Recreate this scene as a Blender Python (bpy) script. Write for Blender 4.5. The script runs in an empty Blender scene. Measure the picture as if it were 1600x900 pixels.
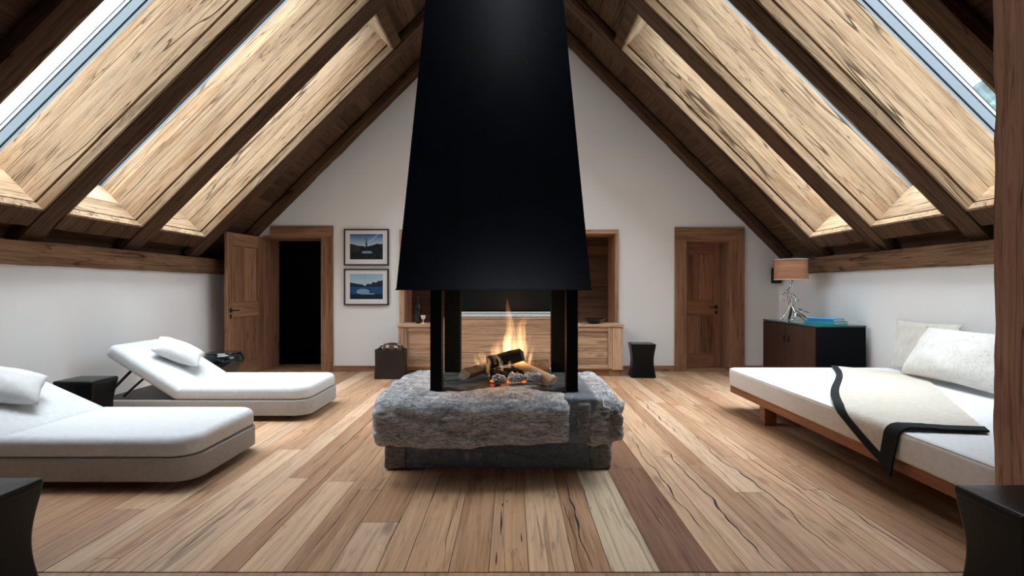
import bpy, bmesh, math, random
from mathutils import Vector, Matrix, noise, Euler

SC = bpy.context.scene
COL = SC.collection
R = math.radians
S2 = math.sqrt(2.0)
random.seed(7)

# ------------------------------------------------------------------ materials
def new_mat(name):
    m = bpy.data.materials.new(name)
    m.use_nodes = True
    nt = m.node_tree
    b = nt.nodes['Principled BSDF']
    return m, nt, b

def N(nt, t, **kw):
    n = nt.nodes.new(t)
    for k, v in kw.items():
        setattr(n, k, v)
    return n

def ramp(nt, stops, interp='LINEAR'):
    n = nt.nodes.new('ShaderNodeValToRGB')
    cr = n.color_ramp
    cr.interpolation = interp
    while len(cr.elements) < len(stops):
        cr.elements.new(0.5)
    for e, (p, c) in zip(cr.elements, stops):
        e.position = p
        e.color = (c[0], c[1], c[2], 1.0) if not isinstance(c, (int, float)) else (c, c, c, 1.0)
    return n

def math_node(nt, op, a=None, b=None):
    n = nt.nodes.new('ShaderNodeMath')
    n.operation = op
    for i, v in enumerate((a, b)):
        if v is None:
            continue
        if isinstance(v, (int, float)):
            n.inputs[i].default_value = v
        else:
            nt.links.new(v, n.inputs[i])
    return n.outputs[0]

def mix_col(nt, fac, a, b, mode='MIX'):
    n = nt.nodes.new('ShaderNodeMix')
    n.data_type = 'RGBA'
    n.blend_type = mode
    for sock, v in ((n.inputs[0], fac), (n.inputs[6], a), (n.inputs[7], b)):
        if isinstance(v, (int, float)):
            sock.default_value = v
        elif isinstance(v, tuple):
            sock.default_value = (*v[:3], 1.0)
        else:
            nt.links.new(v, sock)
    return n.outputs[2]

def wood(name, light, mid, dark, rough=0.62, grain=1.0, crack=1.0, knots=1.0, axis=0, holes=0.0, tintcol=False, bump=0.5, spec=0.3, seedpos=True, weather=0.0, freq=1.0):
    """Aged timber: long grain along local AXIS, fine fibre, contour cracks, knots and worm holes; face attribute 'tint' scales each board."""
    m, nt, b = new_mat(name)
    L = nt.links.new
    tc = N(nt, 'ShaderNodeTexCoord')
    oi = N(nt, 'ShaderNodeObjectInfo')
    at = N(nt, 'ShaderNodeAttribute', attribute_name='tint')
    off = N(nt, 'ShaderNodeCombineXYZ')
    a1 = math_node(nt, 'MULTIPLY', oi.outputs['Random'], 37.0)
    a2 = math_node(nt, 'MULTIPLY', at.outputs['Fac'], 71.3)
    a3 = math_node(nt, 'ADD', a1, a2)
    for i in range(3):
        L(a3, off.inputs[i])
    add = N(nt, 'ShaderNodeVectorMath', operation='ADD')
    L(tc.outputs['Object'], add.inputs[0]); L(off.outputs[0], add.inputs[1])

    def mapped(long, cross):
        mp = N(nt, 'ShaderNodeMapping')
        s = [cross * freq] * 3
        for ax_ in (axis if isinstance(axis, tuple) else (axis,)):
            s[ax_] = long * freq
        mp.inputs['Scale'].default_value = s
        L(add.outputs[0], mp.inputs['Vector'])
        return mp.outputs[0]

    def nz(vec, scale, detail, rough=0.6, dist=0.0):
        n = N(nt, 'ShaderNodeTexNoise')
        L(vec, n.inputs['Vector'])
        n.inputs['Scale'].default_value = scale
        n.inputs['Detail'].default_value = detail
        n.inputs['Roughness'].default_value = rough
        n.inputs['Distortion'].default_value = dist
        return n.outputs['Fac']

    broad = nz(mapped(0.35, 3.2), 1.0, 3, 0.55, 0.4)
    fine = nz(mapped(1.3, 38.0), 1.0, 4, 0.7, 0.2)
    growth = nz(mapped(0.45, 9.0), 1.0, 2, 0.5, 1.2)
    ring = math_node(nt, 'FRACT', math_node(nt, 'MULTIPLY', growth, 7.0))
    cr1 = ramp(nt, [(0.30, dark), (0.47, mid), (0.66, light)])
    mixv = math_node(nt, 'ADD', math_node(nt, 'MULTIPLY', broad, 0.62), math_node(nt, 'MULTIPLY', fine, 0.38 ))
    L(mixv, cr1.inputs[0])
    col = cr1.outputs[0]
    # growth rings
    rr = ramp(nt, [(0.0, 1.0), (0.55, 0.93), (0.9, 0.72), (1.0, 1.0)])
    L(ring, rr.inputs[0])
    col = mix_col(nt, 0.65 * grain, col, rr.outputs[0], 'MULTIPLY')
    fr = ramp(nt, [(0.28, 0.45), (0.44, 0.9), (0.6, 1.08)])
    L(fine, fr.inputs[0])
    col = mix_col(nt, 0.8 * grain, col, fr.outputs[0], 'MULTIPLY')
    # cracks: contours of a long stretched noise, broken up by another
    height = fine
    crack_mask = None
    for (lg, cs, wdt, amt) in ((0.28, 4.2, 0.010, 0.95), (0.9, 17.0, 0.016, 0.75)):
        c1 = nz(mapped(lg, cs), 1.0, 2.5, 0.6, 0.3)
        dd = math_node(nt, 'ABSOLUTE', math_node(nt, 'SUBTRACT', c1, 0.5))
        rm = ramp(nt, [(0.0, 1.0), (wdt * 0.5, 0.75), (wdt, 0.0)])
        L(dd, rm.inputs[0])
        br = nz(mapped(lg * 2.2, cs * 0.7), 1.0, 2)
        bm_ = ramp(nt, [(0.46, 0.0), (0.58, 1.0)])
        L(br, bm_.inputs[0])
        k = math_node(nt, 'MULTIPLY', math_node(nt, 'MULTIPLY', rm.outputs[0], bm_.outputs[0]), amt * crack)
        crack_mask = k if crack_mask is None else math_node(nt, 'MAXIMUM', crack_mask, k)
    # knots
    kv = N(nt, 'ShaderNodeTexVoronoi')
    L(mapped(1.6, 4.5), kv.inputs['Vector'])
    kv.inputs['Scale'].default_value = 1.0
    kr = ramp(nt, [(0.0, 1.0), (0.07, 0.85), (0.16, 0.0)])
    kn = math_node(nt, 'ADD', kv.outputs['Distance'], math_node(nt, 'MULTIPLY', math_node(nt, 'SUBTRACT', fine, 0.5), 0.12))
    L(kn, kr.inputs[0])
    kmask = math_node(nt, 'MULTIPLY', kr.outputs[0], 0.75 * knots)
    dark2 = tuple(c * 0.28 for c in dark)
    col = mix_col(nt, kmask, col, tuple(c * 0.5 for c in dark))
    if holes > 0:
        hv = N(nt, 'ShaderNodeTexVoronoi')
        L(mapped(9.0, 17.0), hv.inputs['Vector'])
        hr = ramp(nt, [(0.0, 1.0), (0.10, 1.0), (0.15, 0.0)])
        L(hv.outputs['Distance'], hr.inputs[0])
        hs = ramp(nt, [(0.66, 0.0), (0.68, 1.0)])
        hsep = N(nt, 'ShaderNodeSeparateColor')
        L(hv.outputs['Color'], hsep.inputs[0]); L(hsep.outputs[0], hs.inputs[0])
        hm = math_node(nt, 'MULTIPLY', math_node(nt, 'MULTIPLY', hr.outputs[0], hs.outputs[0]), holes)
        crack_mask = math_node(nt, 'MAXIMUM', crack_mask, hm)
    if weather > 0:   # reddish-brown blotches of old stain
        wv = nz(mapped(0.8, 2.6), 1.0, 5, 0.65, 0.6)
        wr = ramp(nt, [(0.52, 0.0), (0.68, 1.0)])
        L(wv, wr.inputs[0])
        col = mix_col(nt, math_node(nt, 'MULTIPLY', wr.outputs[0], weather), col, tuple(x * y for x, y in zip(mid, (0.75, 0.55, 0.42))))
    col = mix_col(nt, crack_mask, col, dark2)
    if tintcol:
        ac = N(nt, 'ShaderNodeAttribute', attribute_name='board')
        col = mix_col(nt, 1.0, col, ac.outputs['Color'], 'MULTIPLY')
    else:
        tr = N(nt, 'ShaderNodeMapRange')
        tr.inputs['To Min'].default_value = 0.78
        tr.inputs['To Max'].default_value = 1.18
        L(at.outputs['Fac'], tr.inputs['Value'])
        col = mix_col(nt, 1.0, col, tr.outputs[0], 'MULTIPLY')
    L(col, b.inputs['Base Color'])
    b.inputs['Roughness'].default_value = rough
    b.inputs['Specular IOR Level'].default_value = spec
    bp = N(nt, 'ShaderNodeBump')
    bp.inputs['Strength'].default_value = bump
    bp.inputs['Distance'].default_value = 0.006
    h = math_node(nt, 'SUBTRACT', math_node(nt, 'MULTIPLY', height, 0.5), crack_mask)
    L(h, bp.inputs['Height'])
    L(bp.outputs[0], b.inputs['Normal'])
    return m

def plain(name, col, rough=0.5, metal=0.0, spec=0.5, nscale=0.0, namt=0.0, bump=0.0, bscale=60.0, coat=0.0, sheen=0.0):
    m, nt, b = new_mat(name)
    L = nt.links.new
    b.inputs['Base Color'].default_value = (*col, 1)
    b.inputs['Roughness'].default_value = rough
    b.inputs['Metallic'].default_value = metal
    b.inputs['Specular IOR Level'].default_value = spec
    b.inputs['Coat Weight'].default_value = coat
    b.inputs['Sheen Weight'].default_value = sheen
    tc = N(nt, 'ShaderNodeTexCoord')
    n = N(nt, 'ShaderNodeTexNoise')
    L(tc.outputs['Object'], n.inputs['Vector'])
    n.inputs['Scale'].default_value = nscale or 4.0
    n.inputs['Detail'].default_value = 5
    r = ramp(nt, [(0.3, tuple(max(0, c * (1 - namt)) for c in col)), (0.7, tuple(min(1, c * (1 + namt)) for c in col))])
    L(n.outputs['Fac'], r.inputs[0])
    L(r.outputs[0], b.inputs['Base Color'])
    if bump:
        n2 = N(nt, 'ShaderNodeTexNoise')
        L(tc.outputs['Object'], n2.inputs['Vector'])
        n2.inputs['Scale'].default_value = bscale
        n2.inputs['Detail'].default_value = 3
        bp = N(nt, 'ShaderNodeBump')
        bp.inputs['Strength'].default_value = bump
        bp.inputs['Distance'].default_value = 0.004
        L(n2.outputs['Fac'], bp.inputs['Height'])
        L(bp.outputs[0], b.inputs['Normal'])
    return m

def fabric(name, col, weave=420.0, bump=0.25, stitched=False, sheen=0.2, slub=0.06):
    m, nt, b = new_mat(name)
    L = nt.links.new
    tc = N(nt, 'ShaderNodeTexCoord')
    n = N(nt, 'ShaderNodeTexNoise')
    L(tc.outputs['Object'], n.inputs['Vector'])
    n.inputs['Scale'].default_value = 30
    n.inputs['Detail'].default_value = 6
    r = ramp(nt, [(0.3, tuple(c * (1 - slub) for c in col)), (0.7, tuple(min(1, c * (1 + slub)) for c in col))])
    L(n.outputs['Fac'], r.inputs[0])
    L(r.outputs[0], b.inputs['Base Color'])
    b.inputs['Roughness'].default_value = 0.9
    b.inputs['Specular IOR Level'].default_value = 0.15
    b.inputs['Sheen Weight'].default_value = sheen
    n2 = N(nt, 'ShaderNodeTexNoise')
    L(tc.outputs['Object'], n2.inputs['Vector'])
    n2.inputs['Scale'].default_value = weave
    h = n2.outputs['Fac']
    if stitched:
        v = N(nt, 'ShaderNodeTexVoronoi')
        L(tc.outputs['Object'], v.inputs['Vector'])
        v.inputs['Scale'].default_value = 46
        vr = ramp(nt, [(0.0, 1.0), (0.16, 1.0), (0.24, 0.0)])
        L(v.outputs['Distance'], vr.inputs[0])
        cl = N(nt, 'ShaderNodeTexNoise')
        L(tc.outputs['Object'], cl.inputs['Vector'])
        cl.inputs['Scale'].default_value = 5.0
        cm = ramp(nt, [(0.47, 0.0), (0.52, 1.0)])
        L(cl.outputs['Fac'], cm.inputs[0])
        st = math_node(nt, 'MULTIPLY', vr.outputs[0], cm.outputs[0])
        h = math_node(nt, 'ADD', math_node(nt, 'MULTIPLY', h, 0.3), math_node(nt, 'MULTIPLY', st, 3.0))
    bp = N(nt, 'ShaderNodeBump')
    bp.inputs['Strength'].default_value = bump
    bp.inputs['Distance'].default_value = 0.006 if stitched else 0.003
    L(h, bp.inputs['Height'])
    L(bp.outputs[0], b.inputs['Normal'])
    return m

def stone(name, lo, hi, vein=0.5, rough=0.75, bump=0.8, crackle=0.3):
    m, nt, b = new_mat(name)
    L = nt.links.new
    tc = N(nt, 'ShaderNodeTexCoord')
    mp = N(nt, 'ShaderNodeMapping')
    mp.inputs['Scale'].default_value = (1.0, 1.0, 2.6)
    mp.inputs['Rotation'].default_value = (0.0, R(14), 0.0)
    L(tc.outputs['Object'], mp.inputs['Vector'])
    def nz(scale, detail, dist=0.0, vec=None, rg=0.62):
        n = N(nt, 'ShaderNodeTexNoise')
        L(vec or mp.outputs[0], n.inputs['Vector'])
        n.inputs['Scale'].default_value = scale
        n.inputs['Detail'].default_value = detail
        n.inputs['Roughness'].default_value = rg
        n.inputs['Distortion'].default_value = dist
        return n.outputs['Fac']
    a = nz(3.5, 8, 0.8)
    f = nz(26, 6, 0.2, None, 0.75)
    mixv = math_node(nt, 'ADD', math_node(nt, 'MULTIPLY', a, 0.45), math_node(nt, 'MULTIPLY', f, 0.55))
    r = ramp(nt, [(0.36, lo), (0.5, tuple((x + y) / 2 for x, y in zip(lo, hi))), (0.64, hi)])
    L(mixv, r.inputs[0])
    col = r.outputs[0]
    mp2 = N(nt, 'ShaderNodeMapping')
    mp2.inputs['Scale'].default_value = (2.2, 1.2, 0.5)
    L(tc.outputs['Object'], mp2.inputs['Vector'])
    v = nz(1.5, 5, 0.5, mp2.outputs[0])
    vd = math_node(nt, 'ABSOLUTE', math_node(nt, 'SUBTRACT', v, 0.5))
    vr = ramp(nt, [(0.0, 1.0), (0.006, 0.7), (0.012, 0.0)])
    L(vd, vr.inputs[0])
    vb = ramp(nt, [(0.5, 0.0), (0.56, 1.0)])
    L(nz(2.1, 2), vb.inputs[0])
    col = mix_col(nt, math_node(nt, 'MULTIPLY', math_node(nt, 'MULTIPLY', vr.outputs[0], vb.outputs[0]), vein), col, (0.75, 0.74, 0.72))
    mp3 = N(nt, 'ShaderNodeMapping')
    mp3.inputs['Scale'].default_value = (11.0, 11.0, 34.0)
    mp3.inputs['Rotation'].default_value = (0.0, R(-9), 0.0)
    L(tc.outputs['Object'], mp3.inputs['Vector'])
    fx = nz(1.0, 7, 0.35, mp3.outputs[0], 0.72)
    fd = math_node(nt, 'ABSOLUTE', math_node(nt, 'SUBTRACT', fx, 0.5))
    fr = ramp(nt, [(0.0, 1.0), (0.010, 0.6), (0.026, 0.0)])
    L(fd, fr.inputs[0])
    crk = math_node(nt, 'MULTIPLY', fr.outputs[0], crackle)
    col = mix_col(nt, crk, col, tuple(c * 0.35 for c in lo))
    mixv = math_node(nt, 'SUBTRACT', math_node(nt, 'MULTIPLY', mixv, 1.6), math_node(nt, 'MULTIPLY', crk, 0.6))
    L(col, b.inputs['Base Color'])
    b.inputs['Roughness'].default_value = rough
    b.inputs['Specular IOR Level'].default_value = 0.35
    bp = N(nt, 'ShaderNodeBump')
    bp.inputs['Strength'].default_value = bump
    bp.inputs['Distance'].default_value = 0.012
    L(mixv, bp.inputs['Height'])
    L(bp.outputs[0], b.inputs['Normal'])
    return m

def vcol_mat(name, rough=0.5, spec=0.3):
    m, nt, b = new_mat(name)
    a = N(nt, 'ShaderNodeAttribute', attribute_name='board')
    nt.links.new(a.outputs['Color'], b.inputs['Base Color'])
    b.inputs['Roughness'].default_value = rough
    b.inputs['Specular IOR Level'].default_value = spec
    return m

M = {}
M['rafter'] = wood('hewn_timber', (0.125, 0.070, 0.038), (0.090, 0.047, 0.025), (0.044, 0.021, 0.011), rough=0.75, crack=1.0, knots=0.7, holes=0.5, bump=0.8, spec=0.15)  # same old timber, with the unlit rafters' darkness put into the colour
M['panel'] = wood('pale_weathered_board', (0.40, 0.284, 0.178), (0.32, 0.215, 0.127), (0.16, 0.093, 0.048), rough=0.8, crack=1.0, knots=0.3, holes=0.9, bump=0.9, spec=0.12, weather=0.55)
M['raftery'] = wood('hewn_timber_long', (0.25, 0.145, 0.080), (0.185, 0.100, 0.054), (0.095, 0.047, 0.024), rough=0.75, crack=1.0, knots=0.9, holes=0.5, bump=0.8, spec=0.15, axis=1)
M['panely'] = wood('pale_weathered_board_cross', (0.40, 0.284, 0.178), (0.32, 0.215, 0.127), (0.16, 0.093, 0.048), rough=0.8, crack=1.0, knots=0.45, holes=0.8, bump=0.8, spec=0.12, axis=1)
M['board'] = wood('dark_roof_board', (0.13, 0.076, 0.043), (0.095, 0.053, 0.030), (0.055, 0.030, 0.017), rough=0.8, crack=0.7, knots=0.7, bump=0.5, spec=0.12, axis=1)
M['door'] = wood('brown_larch', (0.42, 0.232, 0.138), (0.33, 0.168, 0.095), (0.18, 0.082, 0.045), rough=0.6, crack=0.5, knots=0.9, bump=0.35, spec=0.25, axis=2)
M['doorx'] = wood('brown_larch_level', (0.42, 0.232, 0.138), (0.33, 0.168, 0.095), (0.18, 0.082, 0.045), rough=0.6, crack=0.5, knots=0.9, bump=0.35, spec=0.25, axis=0)
M['nicheback'] = wood('dark_niche_board', (0.13, 0.072, 0.042), (0.095, 0.05, 0.028), (0.055, 0.027, 0.015), rough=0.7, crack=0.5, knots=0.6, bump=0.4, spec=0.2, axis=0)  # darker wood colour stands in for the shade inside the recess
M['oak'] = wood('honey_oak', (0.60, 0.395, 0.258), (0.50, 0.315, 0.20), (0.30, 0.168, 0.098), rough=0.6, crack=0.7, knots=0.8, bump=0.4, spec=0.25, axis=0)
M['oakz'] = wood('honey_oak_upright', (0.60, 0.395, 0.258), (0.50, 0.315, 0.20), (0.30, 0.168, 0.098), rough=0.6, crack=0.7, knots=0.8, bump=0.4, spec=0.25, axis=2)
M['post'] = wood('post_oak', (0.46, 0.255, 0.158), (0.35, 0.180, 0.108), (0.18, 0.086, 0.050), rough=0.75, crack=1.0, knots=0.8, bump=0.8, spec=0.15, axis=2)
M['teak'] = wood('red_teak', (0.32, 0.115, 0.048), (0.26, 0.088, 0.036), (0.18, 0.058, 0.024), rough=0.45, crack=0.1, knots=0.2, bump=0.15, spec=0.4, axis=1)
M['floor'] = wood('floor_plank', (1.14, 1.11, 1.07), (0.96, 0.91, 0.86), (0.60, 0.47, 0.39), grain=0.7, rough=0.5, crack=0.55, knots=0.75, bump=0.22, spec=0.3, axis=1, tintcol=True)
M['crack'] = plain('dark_split', (0.022, 0.014, 0.010), 0.9)
M['veneer'] = wood('walnut_veneer', (0.52, 0.26, 0.145), (0.43, 0.20, 0.105), (0.30, 0.13, 0.065), rough=0.45, crack=0.25, knots=0.0, bump=0.1, axis=(0, 1))
M['cabinet'] = wood('dark_cabinet_wood', (0.060, 0.026, 0.016), (0.047, 0.019, 0.012), (0.030, 0.012, 0.007), rough=0.4, crack=0.1, knots=0.1, bump=0.1, axis=2)
M['wall'] = plain('white_plaster', (0.87, 0.868, 0.86), 0.95, spec=0.1, nscale=1.2, namt=0.02, bump=0.08, bscale=40)
M['white'] = fabric('white_canvas', (0.565, 0.575, 0.58))
M['cotton'] = fabric('white_slub_cotton', (0.66, 0.665, 0.66), bump=0.5)
M['base'] = fabric('grey_beige_weave', (0.37, 0.35, 0.325), weave=260, bump=0.4)
M['sheet'] = fabric('white_sheet', (0.68, 0.685, 0.695))
M['bedside'] = fabric('mattress_linen', (0.66, 0.62, 0.58), weave=300)
M['throw'] = fabric('beige_wool', (0.54, 0.49, 0.415), weave=160, bump=0.7, sheen=0.4, slub=0.10)
M['border'] = fabric('black_wool_border', (0.009, 0.010, 0.010), weave=200, bump=0.6, sheen=0.03)
M['embroid'] = fabric('knotted_linen', (0.72, 0.70, 0.66), stitched=True, bump=0.9)
M['linen'] = fabric('pale_linen', (0.70, 0.67, 0.60), bump=0.4)
M['steel'] = plain('blackened_steel', (0.003, 0.0055, 0.011), 0.27, metal=0.0, spec=0.22, nscale=3.0, namt=0.35)
M['steel2'] = plain('black_firebox_steel', (0.004, 0.005, 0.006), 0.6, spec=0.06)
M['plate'] = plain('slate_fire_plate', (0.065, 0.073, 0.075), 0.18, spec=0.6, nscale=9, namt=0.6)
M['granite'] = stone('grey_gneiss', (0.20, 0.193, 0.193), (0.80, 0.80, 0.81), vein=0.6, bump=1.0, crackle=0.4)
M['slate'] = stone('dark_slate', (0.085, 0.097, 0.110), (0.23, 0.255, 0.28), vein=0.3, rough=0.6, bump=0.35)
M['rubble'] = stone('rough_brown_stone', (0.09, 0.083, 0.078), (0.38, 0.36, 0.345), vein=0.3, bump=1.0)
M['leather'] = plain('black_leather', (0.003, 0.004, 0.004), 0.30, spec=0.2, bump=0.25, bscale=170)
M['pot'] = plain('black_glaze', (0.006, 0.010, 0.012), 0.12, spec=0.6)
M['bag'] = plain('dark_brown_leather', (0.022, 0.013, 0.010), 0.55, spec=0.35, bump=0.2, bscale=120, namt=0.3)
M['blackmetal'] = plain('black_iron', (0.012, 0.010, 0.009), 0.5, spec=0.4)
M['chrome'] = plain('polished_chrome', (0.82, 0.82, 0.82), 0.12, metal=1.0)
M['alu'] = plain('grey_aluminium', (0.085, 0.108, 0.125), 0.42, metal=0.0, spec=0.5)
M['bright'] = plain('bright_bead', (0.55, 0.60, 0.66), 0.3, spec=0.6)
M['gasket'] = plain('black_rubber', (0.012, 0.014, 0.02), 0.6)
M['silver'] = plain('brushed_silver', (0.90, 0.92, 0.93), 0.35, spec=0.6)
M['screen'] = plain('tv_glass', (0.006, 0.010, 0.011), 0.30, spec=0.3)
M['frame'] = plain('black_picture_frame', (0.012, 0.010, 0.012), 0.4)
M['mat'] = plain('white_mount_board', (0.80, 0.79, 0.80), 0.9, spec=0.1)
M['print'] = vcol_mat('photo_print', 0.6, 0.15)
M['glasstop'] = plain('green_glass_top', (0.02, 0.075, 0.07), 0.06, spec=0.7)
M['bookblue'] = plain('blue_cloth', (0.01, 0.19, 0.42), 0.6)
M['bookteal'] = plain('teal_cloth', (0.01, 0.30, 0.38), 0.6)
M['pages'] = plain('paper_edge', (0.62, 0.63, 0.64), 0.9, nscale=80, namt=0.08)
M['bark'] = plain('grey_bark', (0.10, 0.075, 0.06), 0.9, nscale=18, namt=0.6, bump=0.9, bscale=30)
M['birch'] = plain('birch_bark', (0.62, 0.58, 0.54), 0.8, nscale=14, namt=0.3, bump=0.5, bscale=30)
M['split'] = wood('split_firewood', (0.62, 0.47, 0.33), (0.52, 0.36, 0.23), (0.32, 0.19, 0.11), rough=0.8, crack=0.5, knots=0.1, bump=0.6, axis=0, freq=3.0)
M['char'] = plain('charred_wood', (0.018, 0.014, 0.012), 0.85, nscale=22, namt=0.8, bump=1.0, bscale=45)
M['ash'] = plain('white_ash_coal', (0.50, 0.49, 0.48), 0.95, spec=0.1, nscale=75, namt=0.85, bump=1.0, bscale=70)
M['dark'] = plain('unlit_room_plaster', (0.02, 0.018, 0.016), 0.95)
M['hill'] = plain('hazy_treetops', (0.050, 0.066, 0.066), 1.0, spec=0.0, nscale=0.25, namt=0.45)  # distance haze is put into the tree colour itself

def glow(name, col, strength):
    m, nt, b = new_mat(name)
    nt.nodes.remove(b)
    e = N(nt, 'ShaderNodeEmission')
    e.inputs[0].default_value = (*col, 1)
    e.inputs[1].default_value = strength
    nt.links.new(e.outputs[0], nt.nodes['Material Output'].inputs[0])
    return m
M['ember'] = glow('glowing_ember', (1.0, 0.16, 0.03), 0.6)

def flame_mat(name, lo, hi, strength):
    m, nt, b = new_mat(name)
    nt.nodes.remove(b)
    tc = N(nt, 'ShaderNodeTexCoord')
    mp = N(nt, 'ShaderNodeMapping')
    mp.inputs['Scale'].default_value = (34, 34, 6)
    nt.links.new(tc.outputs['Object'], mp.inputs[0])
    n = N(nt, 'ShaderNodeTexNoise')
    n.inputs['Scale'].default_value = 1.0
    n.inputs['Detail'].default_value = 2
    n.inputs['Distortion'].default_value = 0.6
    nt.links.new(mp.outputs[0], n.inputs['Vector'])
    r = ramp(nt, [(0.36, 0.08), (0.52, 0.6), (0.66, 1.7)])
    nt.links.new(n.outputs['Fac'], r.inputs[0])
    sep = N(nt, 'ShaderNodeSeparateXYZ')
    nt.links.new(tc.outputs['Generated'], sep.inputs[0])
    cr = ramp(nt, [(0.0, lo), (0.35, lo), (0.95, hi)])
    nt.links.new(sep.outputs[2], cr.inputs[0])
    fr = ramp(nt, [(0.0, 1.0), (0.4, 0.75), (0.8, 0.3), (1.0, 0.12)])
    nt.links.new(sep.outputs[2], fr.inputs[0])
    st = math_node(nt, 'MULTIPLY', math_node(nt, 'MULTIPLY', r.outputs[0], fr.outputs[0]), strength)
    e = N(nt, 'ShaderNodeEmission')
    nt.links.new(cr.outputs[0], e.inputs[0])
    nt.links.new(st, e.inputs[1])
    nt.links.new(e.outputs[0], nt.nodes['Material Output'].inputs['Volume'])
    return m
M['flame'] = flame_mat('flame_gas', (1.0, 0.60, 0.25), (1.0, 0.36, 0.11), 9.0)
M['flame2'] = flame_mat('flame_core_gas', (1.0, 0.70, 0.36), (1.0, 0.50, 0.20), 12.0)

M['flame3'] = flame_mat('flame_haze_gas', (1.0, 0.55, 0.22), (1.0, 0.36, 0.12), 3.2)

def glass_mat():
    m, nt, b = new_mat('window_glass')
    nt.nodes.remove(b)
    t = N(nt, 'ShaderNodeBsdfTransparent')
    t.inputs[0].default_value = (0.95, 0.975, 0.985, 1)
    g = N(nt, 'ShaderNodeBsdfGlossy')
    g.inputs['Roughness'].default_value = 0.02
    mx = N(nt, 'ShaderNodeMixShader')
    mx.inputs[0].default_value = 0.05
    nt.links.new(t.outputs[0], mx.inputs[1]); nt.links.new(g.outputs[0], mx.inputs[2])
    nt.links.new(mx.outputs[0], nt.nodes['Material Output'].inputs[0])
    return m
M['glass'] = glass_mat()

# ------------------------------------------------------------------ objects
def tag(o, label, cat, group=None, kind=None):
    o['label'] = label
    o['category'] = cat
    if group: o['group'] = group
    if kind: o['kind'] = kind
    return o

def empty(name, loc=(0, 0, 0), rz=0.0):
    o = bpy.data.objects.new(name, None)
    o.location = loc
    o.rotation_euler = (0, 0, rz)
    o.empty_display_size = 0.1
    COL.objects.link(o)
    return o

def copy_tree(o, parent=None):
    c = o.copy()
    COL.objects.link(c)
    if parent is not None:
        c.parent = parent
    for ch in list(o.children):
        copy_tree(ch, c)
    return c

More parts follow.
